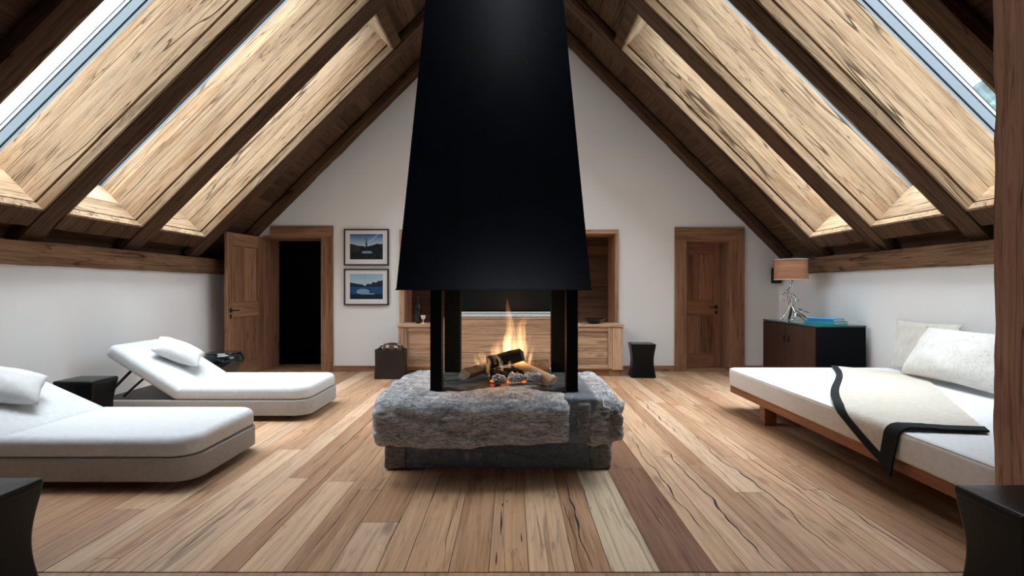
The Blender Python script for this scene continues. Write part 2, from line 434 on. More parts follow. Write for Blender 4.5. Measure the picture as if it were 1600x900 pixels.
class MB:
    """collects geometry of ONE part"""
    def __init__(s):
        s.v, s.f, s.m, s.t, s.c = [], [], [], [], []
    def face(s, idx, mi=0, t=0.5, c=(1, 1, 1)):
        s.f.append(tuple(idx)); s.m.append(mi); s.t.append(t); s.c.append(c)
    def poly(s, pts, mi=0, t=0.5, c=(1, 1, 1)):
        n = len(s.v)
        s.v += [tuple(p) for p in pts]
        s.face(range(n, n + len(pts)), mi, t, c)
    def box(s, x0, x1, y0, y1, z0, z1, mi=0, t=0.5, c=(1, 1, 1), mat=None):
        n = len(s.v)
        p = [(x0, y0, z0), (x1, y0, z0), (x1, y1, z0), (x0, y1, z0), (x0, y0, z1), (x1, y0, z1), (x1, y1, z1), (x0, y1, z1)]
        if mat is not None:
            p = [tuple(mat @ Vector(q)) for q in p]
        s.v += p
        for q in ((3, 2, 1, 0), (4, 5, 6, 7), (0, 1, 5, 4), (1, 2, 6, 5), (2, 3, 7, 6), (3, 0, 4, 7)):
            s.face([n + k for k in q], mi, t, c)
    def prism(s, outline, d, mi=0, t=0.5, axis=(0, 0, 1)):
        """extrude the outline (3D points) by vector d"""
        n = len(s.v); k = len(outline)
        d = Vector(d)
        s.v += [tuple(p) for p in outline] + [tuple(Vector(p) + d) for p in outline]
        s.face(list(range(n + k - 1, n - 1, -1)), mi, t)
        s.face(range(n + k, n + 2 * k), mi, t)
        for i in range(k):
            j = (i + 1) % k
            s.face((n + i, n + j, n + k + j, n + k + i), mi, t)
    def rings(s, rings, mi=0, t=0.5, cap=True, closed=True):
        n = len(s.v); k = len(rings[0])
        for r in rings:
            s.v += [tuple(p) for p in r]
        for a in range(len(rings) - 1):
            for i in range(k if closed else k - 1):
                j = (i + 1) % k
                s.face((n + a * k + i, n + a * k + j, n + (a + 1) * k + j, n + (a + 1) * k + i), mi, t)
        if cap:
            s.face(list(range(n + k - 1, n - 1, -1)), mi, t)
            e = n + (len(rings) - 1) * k
            s.face(range(e, e + k), mi, t)
    def tube(s, pts, rad, seg=10, mi=0, t=0.5):
        pts = [Vector(p) for p in pts]
        if isinstance(rad, (int, float)):
            rad = [rad] * len(pts)
        rg = []
        up = Vector((0, 0, 1))
        prev = None
        for i, p in enumerate(pts):
            d = (pts[min(i + 1, len(pts) - 1)] - pts[max(i - 1, 0)]).normalized()
            if prev is None:
                a = d.cross(up if abs(d.z) < 0.9 else Vector((1, 0, 0))).normalized()
            else:
                a = (prev - d * prev.dot(d)).normalized()
            prev = a
            b = d.cross(a)
            rg.append([p + (a * math.cos(q) + b * math.sin(q)) * rad[i] for q in (2 * math.pi * k / seg for k in range(seg))])
        s.rings(rg, mi, t)
    def lathe(s, prof, seg=40, c=(0, 0), mi=0, cap=True):
        rg = [[(c[0] + r * math.cos(2 * math.pi * k / seg), c[1] + r * math.sin(2 * math.pi * k / seg), z) for k in range(seg)] for r, z in prof]
        s.rings(rg, mi, 0.5, cap)
    def build(s, name, mats, parent=None, loc=(0, 0, 0), rot=(0, 0, 0), smooth=False, bevel=0.0, mw=None, sharp=None, bseg=2):
        me = bpy.data.meshes.new(name)
        me.from_pydata(s.v, [], s.f)
        if not isinstance(mats, (list, tuple)):
            mats = [mats]
        for m in mats:
            me.materials.append(m)
        for p, mi in zip(me.polygons, s.m):
            p.material_index = mi
        a = me.attributes.new('tint', 'FLOAT', 'FACE')
        a.data.foreach_set('value', s.t)
        ca = me.attributes.new('board', 'FLOAT_COLOR', 'FACE')
        flat = []
        for c in s.c:
            flat += [c[0], c[1], c[2], 1.0]
        ca.data.foreach_set('color', flat)
        bm = bmesh.new(); bm.from_mesh(me)
        bmesh.ops.recalc_face_normals(bm, faces=bm.faces)
        bm.to_mesh(me); bm.free()
        if smooth:
            me.polygons.foreach_set('use_smooth', [True] * len(me.polygons))
            if sharp:
                me.set_sharp_from_angle(angle=R(sharp))
        o = bpy.data.objects.new(name, me)
        COL.objects.link(o)
        if parent is not None:
            o.parent = parent
        o.location = loc
        o.rotation_euler = rot
        if mw is not None:
            o.matrix_local = mw
        if bevel:
            md = o.modifiers.new('edge', 'BEVEL')
            md.width = bevel; md.segments = bseg; md.limit_method = 'ANGLE'; md.angle_limit = R(40)
        return o

def hewn(x0, x1, y0, y1, z0, z1, n=60, amp=0.006, seed=0, ny=4, nz=4, axis=0):
    """a beam with slightly wandering, hand-hewn arrises; returns MB. long axis = AXIS"""
    mb = MB()
    lo, hi = [x0, y0, z0], [x1, y1, z1]
    cnt = [ny, ny, ny]; cnt[axis] = n
    b_ax, c_ax = [a for a in range(3) if a != axis]
    rings = []
    per = []
    for i in range(ny): per.append((i / ny, 0))
    for i in range(nz): per.append((1, i / nz))
    for i in range(ny): per.append((1 - i / ny, 1))
    for i in range(nz): per.append((0, 1 - i / nz))
    for k in range(n + 1):
        q = k / n
        L = lo[axis] + (hi[axis] - lo[axis]) * q
        ring = []
        for (u, w) in per:
            p = [0, 0, 0]
            p[axis] = L
            corner = (u in (0, 1)) and (w in (0, 1))
            p[b_ax] = lo[b_ax] + (hi[b_ax] - lo[b_ax]) * u
            p[c_ax] = lo[c_ax] + (hi[c_ax] - lo[c_ax]) * w
            pv = Vector((L * 2.3 + seed * 13.7, u * 1.5 + seed, w * 1.5))
            d1 = noise.noise(pv) * amp + noise.noise(pv * 4.1) * amp * 0.5
            d2 = noise.noise(pv + Vector((9, 3, 5))) * amp + noise.noise(pv * 4.1 + Vector((9, 3, 5))) * amp * 0.5
            ch = amp * 0.9 + abs(noise.noise(Vector((L * 3.1, u * 7 + seed, w * 5)))) * amp * 2.2 if corner else 0
            cu = 1 if u == 0 else -1
            cw = 1 if w == 0 else -1
            p[b_ax] += d1 + (cu * ch * 0.7 if corner else 0)
            p[c_ax] += d2 + (cw * ch * 0.7 if corner else 0)
            ring.append(tuple(p))
        rings.append(ring)
    mb.rings(rings)
    return mb

def rrect(x0, x1, y0, y1, rad, n=8):
    """rounded rectangle outline, rad = radius or (x0y0, x1y0, x1y1, x0y1)"""
    if isinstance(rad, (int, float)):
        rad = (rad,) * 4
    out = []
    for (cx, cy, a0, r) in ((x0, y0, 180, rad[0]), (x1, y0, 270, rad[1]), (x1, y1, 0, rad[2]), (x0, y1, 90, rad[3])):
        r = max(r, 0.0008)
        ox = cx + r if cx == x0 else cx - r
        oy = cy + r if cy == y0 else cy - r
        for k in range(n + 1):
            a = R(a0 + 90 * k / n)
            out.append((ox + r * math.cos(a), oy + r * math.sin(a)))
    return out

def cushion(x0, x1, y0, y1, z0, z1, rad, re, re0=None, n=8, crown=0.0, seg=6):
    """soft slab: rounded plan corners and rounded upper / lower edges, slightly crowned top"""
    mb = MB()
    re0 = re if re0 is None else re0
    if isinstance(rad, (int, float)): rad = (rad,) * 4
    rings = []
    def ring(ins, z):
        return [(x, y, z) for x, y in rrect(x0 + ins, x1 - ins, y0 + ins, y1 - ins, tuple(max(r - ins, 0.001) for r in rad), n)]
    for k in range(seg + 1):
        a = math.pi / 2 * k / seg
        rings.append(ring(re0 * (1 - math.sin(a)), z0 + re0 * (1 - math.cos(a))))
    for k in range(seg + 1):
        a = math.pi / 2 * k / seg
        rings.append(ring(re * (1 - math.cos(a)), z1 - re + re * math.sin(a)))
    for f in (0.12, 0.3, 0.6, 0.85):
        mx = min(x1 - x0, y1 - y0) / 2
        ins = re + (mx - re) * f * 0.95
        rings.append(ring(ins, z1 + crown * (1 - (1 - f) ** 2)))
    mb.rings(rings)
    return mb

def rock(half, rad, amp, seed, n=(24, 16, 8), shape=None, freq=2.2, ridge=0.0):
    """box with rounded corners and broken stone surface, centred at origin"""
    mb = MB()
    a = half
    idx = {}
    def vert(p):
        key = tuple(round(c, 6) for c in p)
        if key in idx: return idx[key]
        P = Vector((p[0] * a[0], p[1] * a[1], p[2] * a[2]))
        q = Vector([max(-(a[i] - rad), min(a[i] - rad, P[i])) for i in range(3)])
        d = P - q
        nn = d.normalized() if d.length > 1e-9 else Vector((0, 0, 1))
        if d.length > 1e-9:
            P = q + nn * min(rad, d.length) if sum(1 for i in range(3) if abs(d[i]) > 1e-6) > 1 else P
        w = Vector((P.x * freq + seed * 7.1, P.y * freq, P.z * freq * 1.3))
        nz = noise.fractal(w, 0.9, 2.1, 5) * amp + noise.noise(Vector((P.x * freq * 6 + seed, P.y * freq * 6, P.z * freq * 14))) * amp * 0.35
        P = P + nn * (nz - ridge * abs(noise.noise(Vector((P.x * 3.0 + seed, P.y * 3.0, P.z * 9.0)))))
        if shape: P = shape(P)
        idx[key] = len(mb.v)
        mb.v.append(tuple(P))
        return idx[key]
    def grid(ax, sgn):
        u, w = [i for i in range(3) if i != ax]
        for i in range(n[u]):
            for j in range(n[w]):
                qs = []
                for (di, dj) in ((0, 0), (1, 0), (1, 1), (0, 1)):
                    p = [0, 0, 0]
                    p[ax] = sgn
                    p[u] = -1 + 2 * (i + di) / n[u]
                    p[w] = -1 + 2 * (j + dj) / n[w]
                    qs.append(vert(p))
                mb.face(qs)
    for ax in range(3):
        for sg in (-1, 1):
            grid(ax, sg)
    return mb

def pillow_mb(w, h, t, n=26, seed=0, wr=0.006, pinch=0.06):
    mb = MB()
    rows = []
    for side in (1, -1):
        g = []
        for i in range(n + 1):
            for j in range(n + 1):
                u = -1 + 2 * i / n; v = -1 + 2 * j / n
                px = u * w / 2 * (1 - pinch * (1 - v * v) * abs(u) ** 3 * -0 - pinch * (1 - abs(v)) * abs(u) ** 4)
                py = v * h / 2 * (1 - pinch * (1 - abs(u)) * abs(v) ** 4)
                e = max(0.0, (1 - abs(u) ** 2.6) * (1 - abs(v) ** 2.6))
                z = side * t / 2 * e ** 0.55
                k = Vector((u * 2.2 + seed, v * 2.2, side * 3.0))
                if e > 0:
                    z += wr * noise.noise(k) * e ** 0.3 * 1.5 + wr * 0.7 * noise.noise(Vector((u * 7 + seed, v * 2.5, side))) * e ** 0.3
                g.append((px, py, z))
        rows.append(g)
    b = len(mb.v)
    mb.v += rows[0]
    idx2 = []
    for i in range(n + 1):
        for j in range(n + 1):
            if i in (0, n) or j in (0, n):
                idx2.append(b + i * (n + 1) + j)
            else:
                idx2.append(len(mb.v)); mb.v.append(rows[1][i * (n + 1) + j])
    for i in range(n):
        for j in range(n):
            q = [(i, j), (i + 1, j), (i + 1, j + 1), (i, j + 1)]
            mb.face([b + a * (n + 1) + c for a, c in q])
            mb.face([idx2[a * (n + 1) + c] for a, c in reversed(q)])
    return mb

# ------------------------------------------------------------------ camera
EX, EZ, F = 0.06, 1.27, 800.0          # eye position and focal length in pixels of the 1600 wide frame
cam = bpy.data.cameras.new('camera')
cam.sensor_width = 36.0
cam.lens = 18.0
cam.clip_end = 1000
co = bpy.data.objects.new('camera', cam)
co.location = (EX, 0, EZ)
co.rotation_euler = (R(90), 0, 0)
COL.objects.link(co)
SC.camera = co

# ------------------------------------------------------------------ room constants
D = 7.815        # back wall
W = 4.13         # half width at the knee walls
ZR = 5.84        # apex of the plane through the undersides of the rafters
YB = -1.6        # wall behind the viewer
TB = 0.125       # rafter depth below the boards
TL = 0.63        # where the skylight frame sits
WT = 0.10        # wall thickness

RAFT = [(7.60, 7.79), (6.68, 6.91), (5.54, 5.79), (4.375, 4.585), (3.225, 3.405), (2.08, 2.27)]
BAYS = [(5.79, 6.68), (4.585, 5.54), (3.405, 4.375)]   # bays with skylights
X0S, X1S = 1.47, 3.93

def slope_matrix(side):
    """local X down the slope from the ridge, local Z out through the roof; side +1 = daybed side, -1 = lounger side"""
    es = Vector((side, 0, -1)).normalized()
    n = Vector((side, 0, 1)).normalized()
    ey = n.cross(es)
    m = Matrix.Identity(4)
    for i, c in enumerate((es, ey, n)):
        m[0][i], m[1][i], m[2][i] = c.x, c.y, c.z
    m[2][3] = ZR
    return m

def sm(side, yc=0.0):
    m = slope_matrix(side)
    m[1][3] = yc
    return m

# ------------------------------------------------------------------ floor
PL = []   # plank colours
def plank_colour(rnd):
    pal = [(0.48, 0.305, 0.190), (0.42, 0.253, 0.149), (0.52, 0.345, 0.224), (0.35, 0.195, 0.110), (0.44, 0.270, 0.160), (0.54, 0.372, 0.250), (0.39, 0.228, 0.134)]
    c = pal[rnd.randrange(len(pal))]
    k = rnd.uniform(0.92, 1.08)
    return tuple(x * k for x in c)

fl = MB()
rnd = random.Random(11)
xs = -W - 0.1
forced = {}
edges = []
fixed = [0.505, 0.725, 0.985]        # the pale plank and the reddish one beside it
x = -W - 0.12
while x < W + 0.12:
    w = rnd.choice([0.125, 0.14, 0.16, 0.18, 0.2, 0.21])
    nx = x + w
    for f in fixed:
        if x < f - 0.03 and nx > f - 0.07:
            nx = f
            break
    if abs(x - 0.505) < 1e-6: nx = 0.725
    if abs(x - 0.725) < 1e-6: nx = 0.985
    edges.append((x, nx))
    x = nx
G = 0.0016
fl.box(-W - 0.9, W + 0.3, YB, D + 3.2, -0.10, -0.012, 1)
for (a, b) in edges:
    y = 2.29 + rnd.uniform(-1.6, 0.0)
    first = True
    while y < D + 0.7:
        ln = rnd.uniform(1.3, 3.4)
        y1 = min(y + ln, D + 0.7)
        col = plank_colour(rnd)
        t = rnd.random()
        if abs(a - 0.505) < 1e-6:
            col = (0.56, 0.44, 0.31); y1 = max(y1, 3.9) if first else y1
        elif abs(a - 0.725) < 1e-6:
            col = (0.23, 0.115, 0.066); y1 = max(y1, 3.3) if first else y1
        first = False
        ys = max(y, 2.29)
        if y1 > ys:
            dz = rnd.uniform(-0.0006, 0.0006)
            fl.box(a + G, b - G, ys + G, y1 - G, -0.03, dz, 0, t, col)
        y = y1
y = YB
while y < 2.285:        # cross boards under the viewer, the last one shows as a thin strip
    y1 = min(y + 0.19, 2.285)
    if y1 - y > 0.02:
        c = tuple(k * 0.8 for k in plank_colour(rnd))
        fl.box(-W - 0.1, W + 0.1, y + 0.002, y1, -0.03, -0.001, 0, rnd.random(), c)
    y = y1
def floor_crack(x, y0, y1, w, amp, seed, z=0.0014, lean=0.0):
    """a split in the planks, following the grain"""
    n = max(8, int((y1 - y0) / 0.03))
    L = []; Rr = []
    for i in range(n + 1):
        q = i / n
        yy = y0 + (y1 - y0) * q
        cx = x + lean * (yy - y0) + 0.6 * amp * noise.noise(Vector((yy * 1.7, seed * 3.3, 0))) + amp * 0.3 * noise.noise(Vector((yy * 6, seed, 4)))
        ww = 0.62 * w * (math.sin(math.pi * q) ** 0.6) * (0.45 + 0.75 * abs(noise.noise(Vector((yy * 4.5, seed, 9)))) * 1.6)
        L.append((cx - ww, yy, z)); Rr.append((cx + ww, yy, z))
    for i in range(n):
        fl.poly([L[i], Rr[i], Rr[i + 1], L[i + 1]], 1)
for args in ((0.0, 2.62, 2.92, 0.011, 0.01, 1), (-0.012, 2.34, 2.47, 0.009, 0.008, 2), (0.005, 2.97, 3.02, 0.012, 0.005, 3), (0.03, 3.03, 3.06, 0.005, 0.004, 33),
             (0.42, 2.3, 3.5, 0.011, 0.05, 4), (0.36, 2.3, 3.2, 0.004, 0.05, 5), (-0.26, 2.3, 3.35, 0.004, 0.05, 6), (-0.9, 2.4, 3.3, 0.004, 0.05, 8),
             (1.05, 2.6, 4.4, 0.008, 0.07, 9), (1.25, 2.3, 4.1, 0.011, 0.09, 10), (1.62, 2.35, 4.6, 0.010, 0.08, 11), (1.85, 2.5, 4.9, 0.008, 0.08, 12), (1.5, 4.2, 6.4, 0.010, 0.10, 13), (1.15, 4.6, 6.6, 0.008, 0.09, 14),
             (2.05, 4.5, 6.7, 0.008, 0.08, 15), (0.86, 2.7, 3.1, 0.006, 0.03, 16), (-1.2, 2.5, 3.9, 0.007, 0.07, 17), (-1.55, 2.4, 3.2, 0.006, 0.05, 18), (-1.3, 3.9, 5.3, 0.006, 0.06, 19),
             (-1.75, 2.6, 3.1, 0.005, 0.04, 20), (-1.65, 5.0, 6.6, 0.006, 0.06, 21), (-1.0, 4.6, 6.2, 0.005, 0.05, 22), (0.2, 2.4, 2.9, 0.004, 0.02, 23), (0.11, 2.55, 2.66, 0.005, 0.006, 24), (-0.55, 2.35, 3.0, 0.003, 0.04, 25), (2.0, 2.4, 3.9, 0.006, 0.06, 26)):
    floor_crack(*args)
rc = random.Random(5)
for i in range(90):
    xx = rc.uniform(-2.2, 2.2); yy = rc.uniform(2.3, 7.2)
    floor_crack(xx, yy, yy + rc.uniform(0.05, 0.5), rc.uniform(0.002, 0.005), 0.015, 40 + i)
o = fl.build('floor', [M['floor'], M['crack']])
tag(o, 'wide reclaimed oak plank floor with dark splits and knots', 'floor', kind='structure')

# ------------------------------------------------------------------ walls
def px(x, y, d):
    return (x - 800) * d / F + EX, EZ + (450 - y) * d / F

D1 = (-3.73, -2.84, 2.05)     # opening of the doorway that stands open: x0, x1, top
D2 = (2.71, 3.385, 2.00)      # closed door
NI = (-1.58, 1.63, 0.62, 2.10)  # niche opening

wb = MB()
def gable_z(x): return ZR - abs(x) + 0.25
def wall_strip(mb, xa, xb, z0, y0, y1, z1=None):
    """a piece of gable wall from z0 up to the roof (or z1)"""
    cuts = sorted({xa, xb} | ({0.0} if xa < 0 < xb else set()))
    for a, b in zip(cuts, cuts[1:]):
        if z1 is None:
            ol = [(a, y0, z0), (b, y0, z0), (b, y0, gable_z(b)), (a, y0, gable_z(a))]
        else:
            ol = [(a, y0, z0), (b, y0, z0), (b, y0, z1), (a, y0, z1)]
        mb.prism(ol, (0, y1 - y0, 0))
for (a, b, z0) in ((-W - 0.02, D1[0], 0), (D1[0], D1[1], D1[2]), (D1[1], NI[0], 0), (NI[0], NI[1], NI[3]), (NI[1], D2[0], 0), (D2[0], D2[1], D2[2]), (D2[1], W + 0.02, 0)):
    wall_strip(wb, a, b, z0, D, D + 0.10)
wall_strip(wb, NI[0], NI[1], 0, D, D + 0.10, NI[2])
o = wb.build('wall_back', M['wall'])
tag(o, 'white plastered gable wall with two doorways and a wood lined niche', 'wall', kind='structure')

FW = (-0.70, 0.85, 1.45, 2.10)  # opening of an unseen window, added to light the hood and hearth front
wf = MB()
wall_strip(wf, -W - 0.02, FW[0], 0, YB - 0.1, YB)
wall_strip(wf, FW[1], W + 0.02, 0, YB - 0.1, YB)
wall_strip(wf, FW[0], FW[1], FW[3], YB - 0.1, YB)
wall_strip(wf, FW[0], FW[1], 0, YB - 0.1, YB, FW[2])
o = wf.build('wall_front', M['board'])
tag(o, 'dark boarded gable wall with one small window, opposite the fireplace', 'wall', kind='structure')
w7 = empty('window_7')
tag(w7, 'small timber framed gable window facing the fireplace', 'window', kind='structure')
wfm = MB()
for (a, b, c, d) in ((FW[0], FW[0] + 0.06, FW[2], FW[3]), (FW[1] - 0.06, FW[1], FW[2], FW[3]), (FW[0], FW[1], FW[2], FW[2] + 0.06), (FW[0], FW[1], FW[3] - 0.06, FW[3])):
    wfm.box(a, b, YB - 0.08, YB - 0.02, c, d)
wfm.build('window_frame', M['doorx'], w7)
g = MB(); g.box(FW[0], FW[1], YB - 0.055, YB - 0.05, FW[2], FW[3]); g.build('glass_pane', M['glass'], w7)

for side, nm, lab in ((-1, 'wall_left', 'low white plastered wall behind the two loungers'), (1, 'wall_right', 'low white plastered wall behind the daybed and dark cabinet')):
    mb = MB()
    xa, xb = (W, W + 0.22) if side > 0 else (-W - 0.22, -W)
    mb.box(xa, xb, YB - 0.1, D + 0.1, 0, 1.66)
    o = mb.build(nm, M['wall'])
    tag(o, lab, 'wall', kind='structure')

# baseboards along the gable wall
bb = MB()
bb.box(-2.655, -1.60, D - 0.018, D - 0.001, 0.0, 0.085)
o = bb.build('baseboard_back', M['doorx'], bevel=0.003); tag(o, 'brown wooden baseboard behind the dark leather log bag', 'baseboard', kind='structure')
bb = MB()
bb.box(1.675, 2.535, D - 0.018, D - 0.001, 0.0, 0.085)
o = bb.build('baseboard_back.001', M['doorx'], bevel=0.003); tag(o, 'brown wooden baseboard behind the lone black stool', 'baseboard', kind='structure')
bb = MB()
bb.box(3.605, W - 0.003, D - 0.018, D - 0.001, 0.0, 0.085)
o = bb.build('baseboard_back.002', M['doorx'], bevel=0.003); tag(o, 'short brown baseboard between closed door and dark cabinet', 'baseboard', kind='structure')
for side, nm, lab in ((-1, 'baseboard_left', 'brown baseboard along the low wall behind the loungers'), (1, 'baseboard_right', 'brown baseboard along the low wall behind the daybed')):
    bb = MB()
    xa, xb = (W - 0.018, W - 0.001) if side > 0 else (-W + 0.001, -W + 0.018)
    bb.box(xa, xb, YB, D - 0.02, 0, 0.085)
    o = bb.build(nm, M['teak'], bevel=0.003); tag(o, lab, 'baseboard', kind='structure')

# ------------------------------------------------------------------ ceiling slabs (boarded)
cl = MB()
for side in (-1, 1):
    mt = slope_matrix(side)
    def slab(xa, xb, ya, yb, seedt):
        # boards running across the slope (along the room) with a thick insulated roof above them
        ly = (ya, yb) if side > 0 else (-yb, -ya)
        cl.box(xa * S2, xb * S2, ly[0], ly[1], TB + 0.03, 0.66, 0, 0.5, mat=mt)
        x = xa
        rb = random.Random(int(seedt * 1000) + 3)
        while x < xb - 1e-4:
            x1 = min(x + rb.choice([0.22, 0.28, 0.34]), xb)
            if xb - x1 < 0.03: x1 = xb
            cl.box(x * S2 + 0.002, x1 * S2 - 0.002, ly[0], ly[1], TB + rb.uniform(0, 0.004), TB + 0.035, 0, rb.random(), mat=mt)
            x = x1
    ys = sorted(BAYS)
    slab(-0.02, X0S - 0.10, YB - 0.1, D + 0.1, 1.0)
    slab(X1S + 0.13, W + 0.30, YB - 0.1, D + 0.1, 2.0)
    prev = YB - 0.1
    for k, (a, b) in enumerate(ys):
        slab(X0S - 0.10, X1S + 0.13, prev, a - 0.02, 3.0 + k)
        prev = b + 0.02
    slab(X0S - 0.10, X1S + 0.13, prev, D + 0.1, 9.0)
    for (a, b) in ys:     # roof above the lower and upper trimmers
        ly = (a - 0.03, b + 0.03) if side > 0 else (-b - 0.03, -a + 0.03)
        cl.box((X1S + 0.035) * S2, (X1S + 0.14) * S2, ly[0], ly[1], TB + 0.03, 0.66, mat=mt)
        cl.box((X0S - 0.11) * S2, (X0S - 0.035) * S2, ly[0], ly[1], TB + 0.03, 0.66, mat=mt)
for side in (-1, 1):       # board closing the gap between the low wall and the roof boards
    xa, xb = (W + 0.145, W + 0.22) if side > 0 else (-W - 0.22, -W - 0.145)
    cl.box(xa, xb, YB - 0.1, D + 0.1, 1.662, 2.05, 0, 0.4)
o = cl.build('ceiling', M['board'])
tag(o, 'steep gable ceiling of dark aged roof boards', 'ceiling', kind='structure')

# ------------------------------------------------------------------ rafters
side_word = {-1: 'over the loungers', 1: 'over the daybed side'}
raft_lab = ['dark hewn rafter running up against the white gable wall, {}',
            'hewn rafter beside the gable-end skylight, {}',
            'hewn rafter between the first and second skylight from the gable, {}',
            'hewn rafter between the second and third skylight from the gable, {}',
            'dark rafter beyond the third skylight from the gable, {}',
            'dark rafter standing above the timber post bay, {}']
for side in (-1, 1):
    for k, (a, b) in enumerate(RAFT):
        w = b - a
        mb = hewn(0.12 * S2, 4.165 * S2, -w / 2, w / 2, 0, TB - 0.014, n=110, amp=0.0065, seed=k * 2 + side)
        o = mb.build('rafter', M['rafter'], smooth=True, sharp=38, mw=sm(side, (a + b) / 2))
        tag(o, raft_lab[k].format(side_word[side]), 'rafter', 'roof rafters of the attic')

# eaves timbers on top of the low walls
for side in (-1, 1):
    xa, xb = (W - 0.08, W - 0.014) if side > 0 else (-W + 0.014, -W + 0.08)
    mb = hewn(xa, xb, YB + 0.02, D - 0.03, 1.468, 1.675, n=150, amp=0.006, seed=33 + side, axis=1)
    o = mb.build('eaves_timber', M['raftery'], smooth=True, sharp=38)
    tag(o, 'long knotted eaves timber along the low wall ' + ('behind the loungers' if side < 0 else 'behind the daybed'), 'beam', 'eaves timbers')

# trimmers above and below each skylight
sk_word = {0: 'gable-end skylight', 1: 'middle skylight', 2: 'skylight third from the gable', 3: 'fourth skylight', 4: 'skylight closest to the front window'}
for side in (-1, 1):
    for k, (a, b) in enumerate(BAYS):
        for (xa, xb, word) in ((X1S, X1S + 0.125, 'below'), (X0S - 0.10, X0S, 'above')):
            yc = (a + b) / 2; hw = (b - a) / 2 - 0.012
            mb = hewn(xa * S2, xb * S2, -hw, hw, 0.014, TB - 0.012, n=30, amp=0.004, seed=k + 50 + side, axis=1)
            o = mb.build('trimmer_timber', M['rafter'], smooth=True, sharp=38, mw=sm(side, yc))
            tag(o, 'short timber trimmer ' + word + ' the ' + sk_word[k] + ', ' + side_word[side], 'beam', 'skylight trimmers')

# ------------------------------------------------------------------ skylights
wn = 0
for side in (1, -1):
    for k, (a, b) in enumerate(BAYS):
        wn += 1
        e = empty('window_%d' % wn)
        e.matrix_local = sm(side, (a + b) / 2)
        tag(e, 'deep boarded ' + sk_word[k] + ' ' + side_word[side], 'skylight', kind='structure')
        hw = (b - a) / 2
        far = 1 if side > 0 else -1      # local y direction that points away from the viewer
        rb = random.Random(wn * 17)
        s0, s1 = X0S * S2, X1S * S2
        zt0, zt1 = 0.124, TL
        # far lining: boards running down the slope
        for sgn, nm in ((far, 'lining_panel'), (-far, 'lining_panel')):
            mb = MB()
            cuts = [zt0, zt0 + rb.uniform(0.15, 0.22), zt0 + rb.uniform(0.33, 0.38), zt1]
            for c0, c1 in zip(cuts, cuts[1:]):
                d0 = rb.uniform(0, 0.004)
                y0, y1 = sorted((sgn * (hw - 0.016 + d0), sgn * (hw + 0.03)))
                mb.box(s0 - 0.01, s1 + 0.02, y0, y1, c0 + 0.001, c1 - 0.001, 0, rb.random())
            mb.build(nm, M['panel'], e, bevel=0.002)
        for (s, d, nm) in ((s1, 1, 'lining_panel'), (s0, -1, 'lining_panel')):
            mb = MB()
            cuts = [zt0, zt0 + rb.uniform(0.2, 0.3), zt1]
            for c0, c1 in zip(cuts, cuts[1:]):
                x0, x1 = sorted((s - d * 0.014, s + d * 0.03))
                mb.box(x0, x1, -hw, hw, c0 + 0.001, c1 - 0.001, 0, rb.random())
            o = mb.build(nm, M['panely'], e, bevel=0.002)
        # ledge trim on the rafter and trimmer faces
        def strip(pts_in, pts_out, nm):
            pass
        th = 0.024
        for sgn in (far, -far):
            mb = MB()
            yy0, yy1 = sgn * hw, sgn * (hw - th)
            ol = [(s0, yy0, 0.016), (s1, yy0, 0.016), (s1 - th, yy1, 0.016), (s0 + th, yy1, 0.016)]
            mb.prism(ol, (0, 0, 0.082), 0, rb.random())
            mb.build('ledge_strip', M['panel'], e, bevel=0.003)
        for (s, d) in ((s1, -1), (s0, 1)):
            mb = MB()
            ol = [(s, -hw, 0.016), (s, hw, 0.016), (s + d * th, hw - th, 0.016), (s + d * th, -hw + th, 0.016)]
            mb.prism(ol, (0, 0, 0.082), 0, rb.random())
            mb.build('ledge_strip', M['panel'], e, bevel=0.003)
        # metal window frame
        def ring(mb, o0, i0, z0, z1):
            x0, x1, y0, y1 = s0 - o0, s1 + o0, -hw - o0, hw + o0
            q0, q1, r0, r1 = s0 + i0, s1 - i0, -hw + i0, hw - i0
            mb.box(x0, x1, y0, r0, z0, z1); mb.box(x0, x1, r1, y1, z0, z1)
            mb.box(x0, q0, r0, r1, z0, z1); mb.box(q1, x1, r0, r1, z0, z1)
        mb = MB(); ring(mb, 0.06, 0.004, TL, TL + 0.028); mb.build('gasket', M['alu'], e)
        mb = MB(); ring(mb, 0.06, -0.004, TL + 0.028, TL + 0.044); mb.build('rubber_seal', M['gasket'], e)
        mb = MB(); ring(mb, 0.06, 0.006, TL + 0.044, TL + 0.125); mb.build('window_frame', M['alu'], e, bevel=0.004)
        mb = MB(); ring(mb, 0.05, -0.002, TL + 0.125, TL + 0.137); mb.build('rubber_seal', M['gasket'], e)
        mb = MB(); ring(mb, 0.05, 0.008, TL + 0.137, TL + 0.16); mb.build('glazing_bead', M['bright'], e, bevel=0.003)
        mb = MB(); ring(mb, 0.05, 0.006, TL + 0.160, TL + 0.175); mb.build('rubber_seal', M['gasket'], e)
        mb = MB(); mb.box(s0 - 0.04, s1 + 0.04, -hw - 0.04, hw + 0.04, TL + 0.177, TL + 0.183); mb.build('glass_pane', M['glass'], e)

# ------------------------------------------------------------------ timber post
mb = hewn(2.25, 2.50, 2.085, 2.335, 0, 3.32, n=90, amp=0.006, seed=91, axis=2)
o = mb.build('timber_post', M['post'], smooth=True, sharp=38)
tag(o, 'thick cracked oak post standing beside the daybed', 'post')

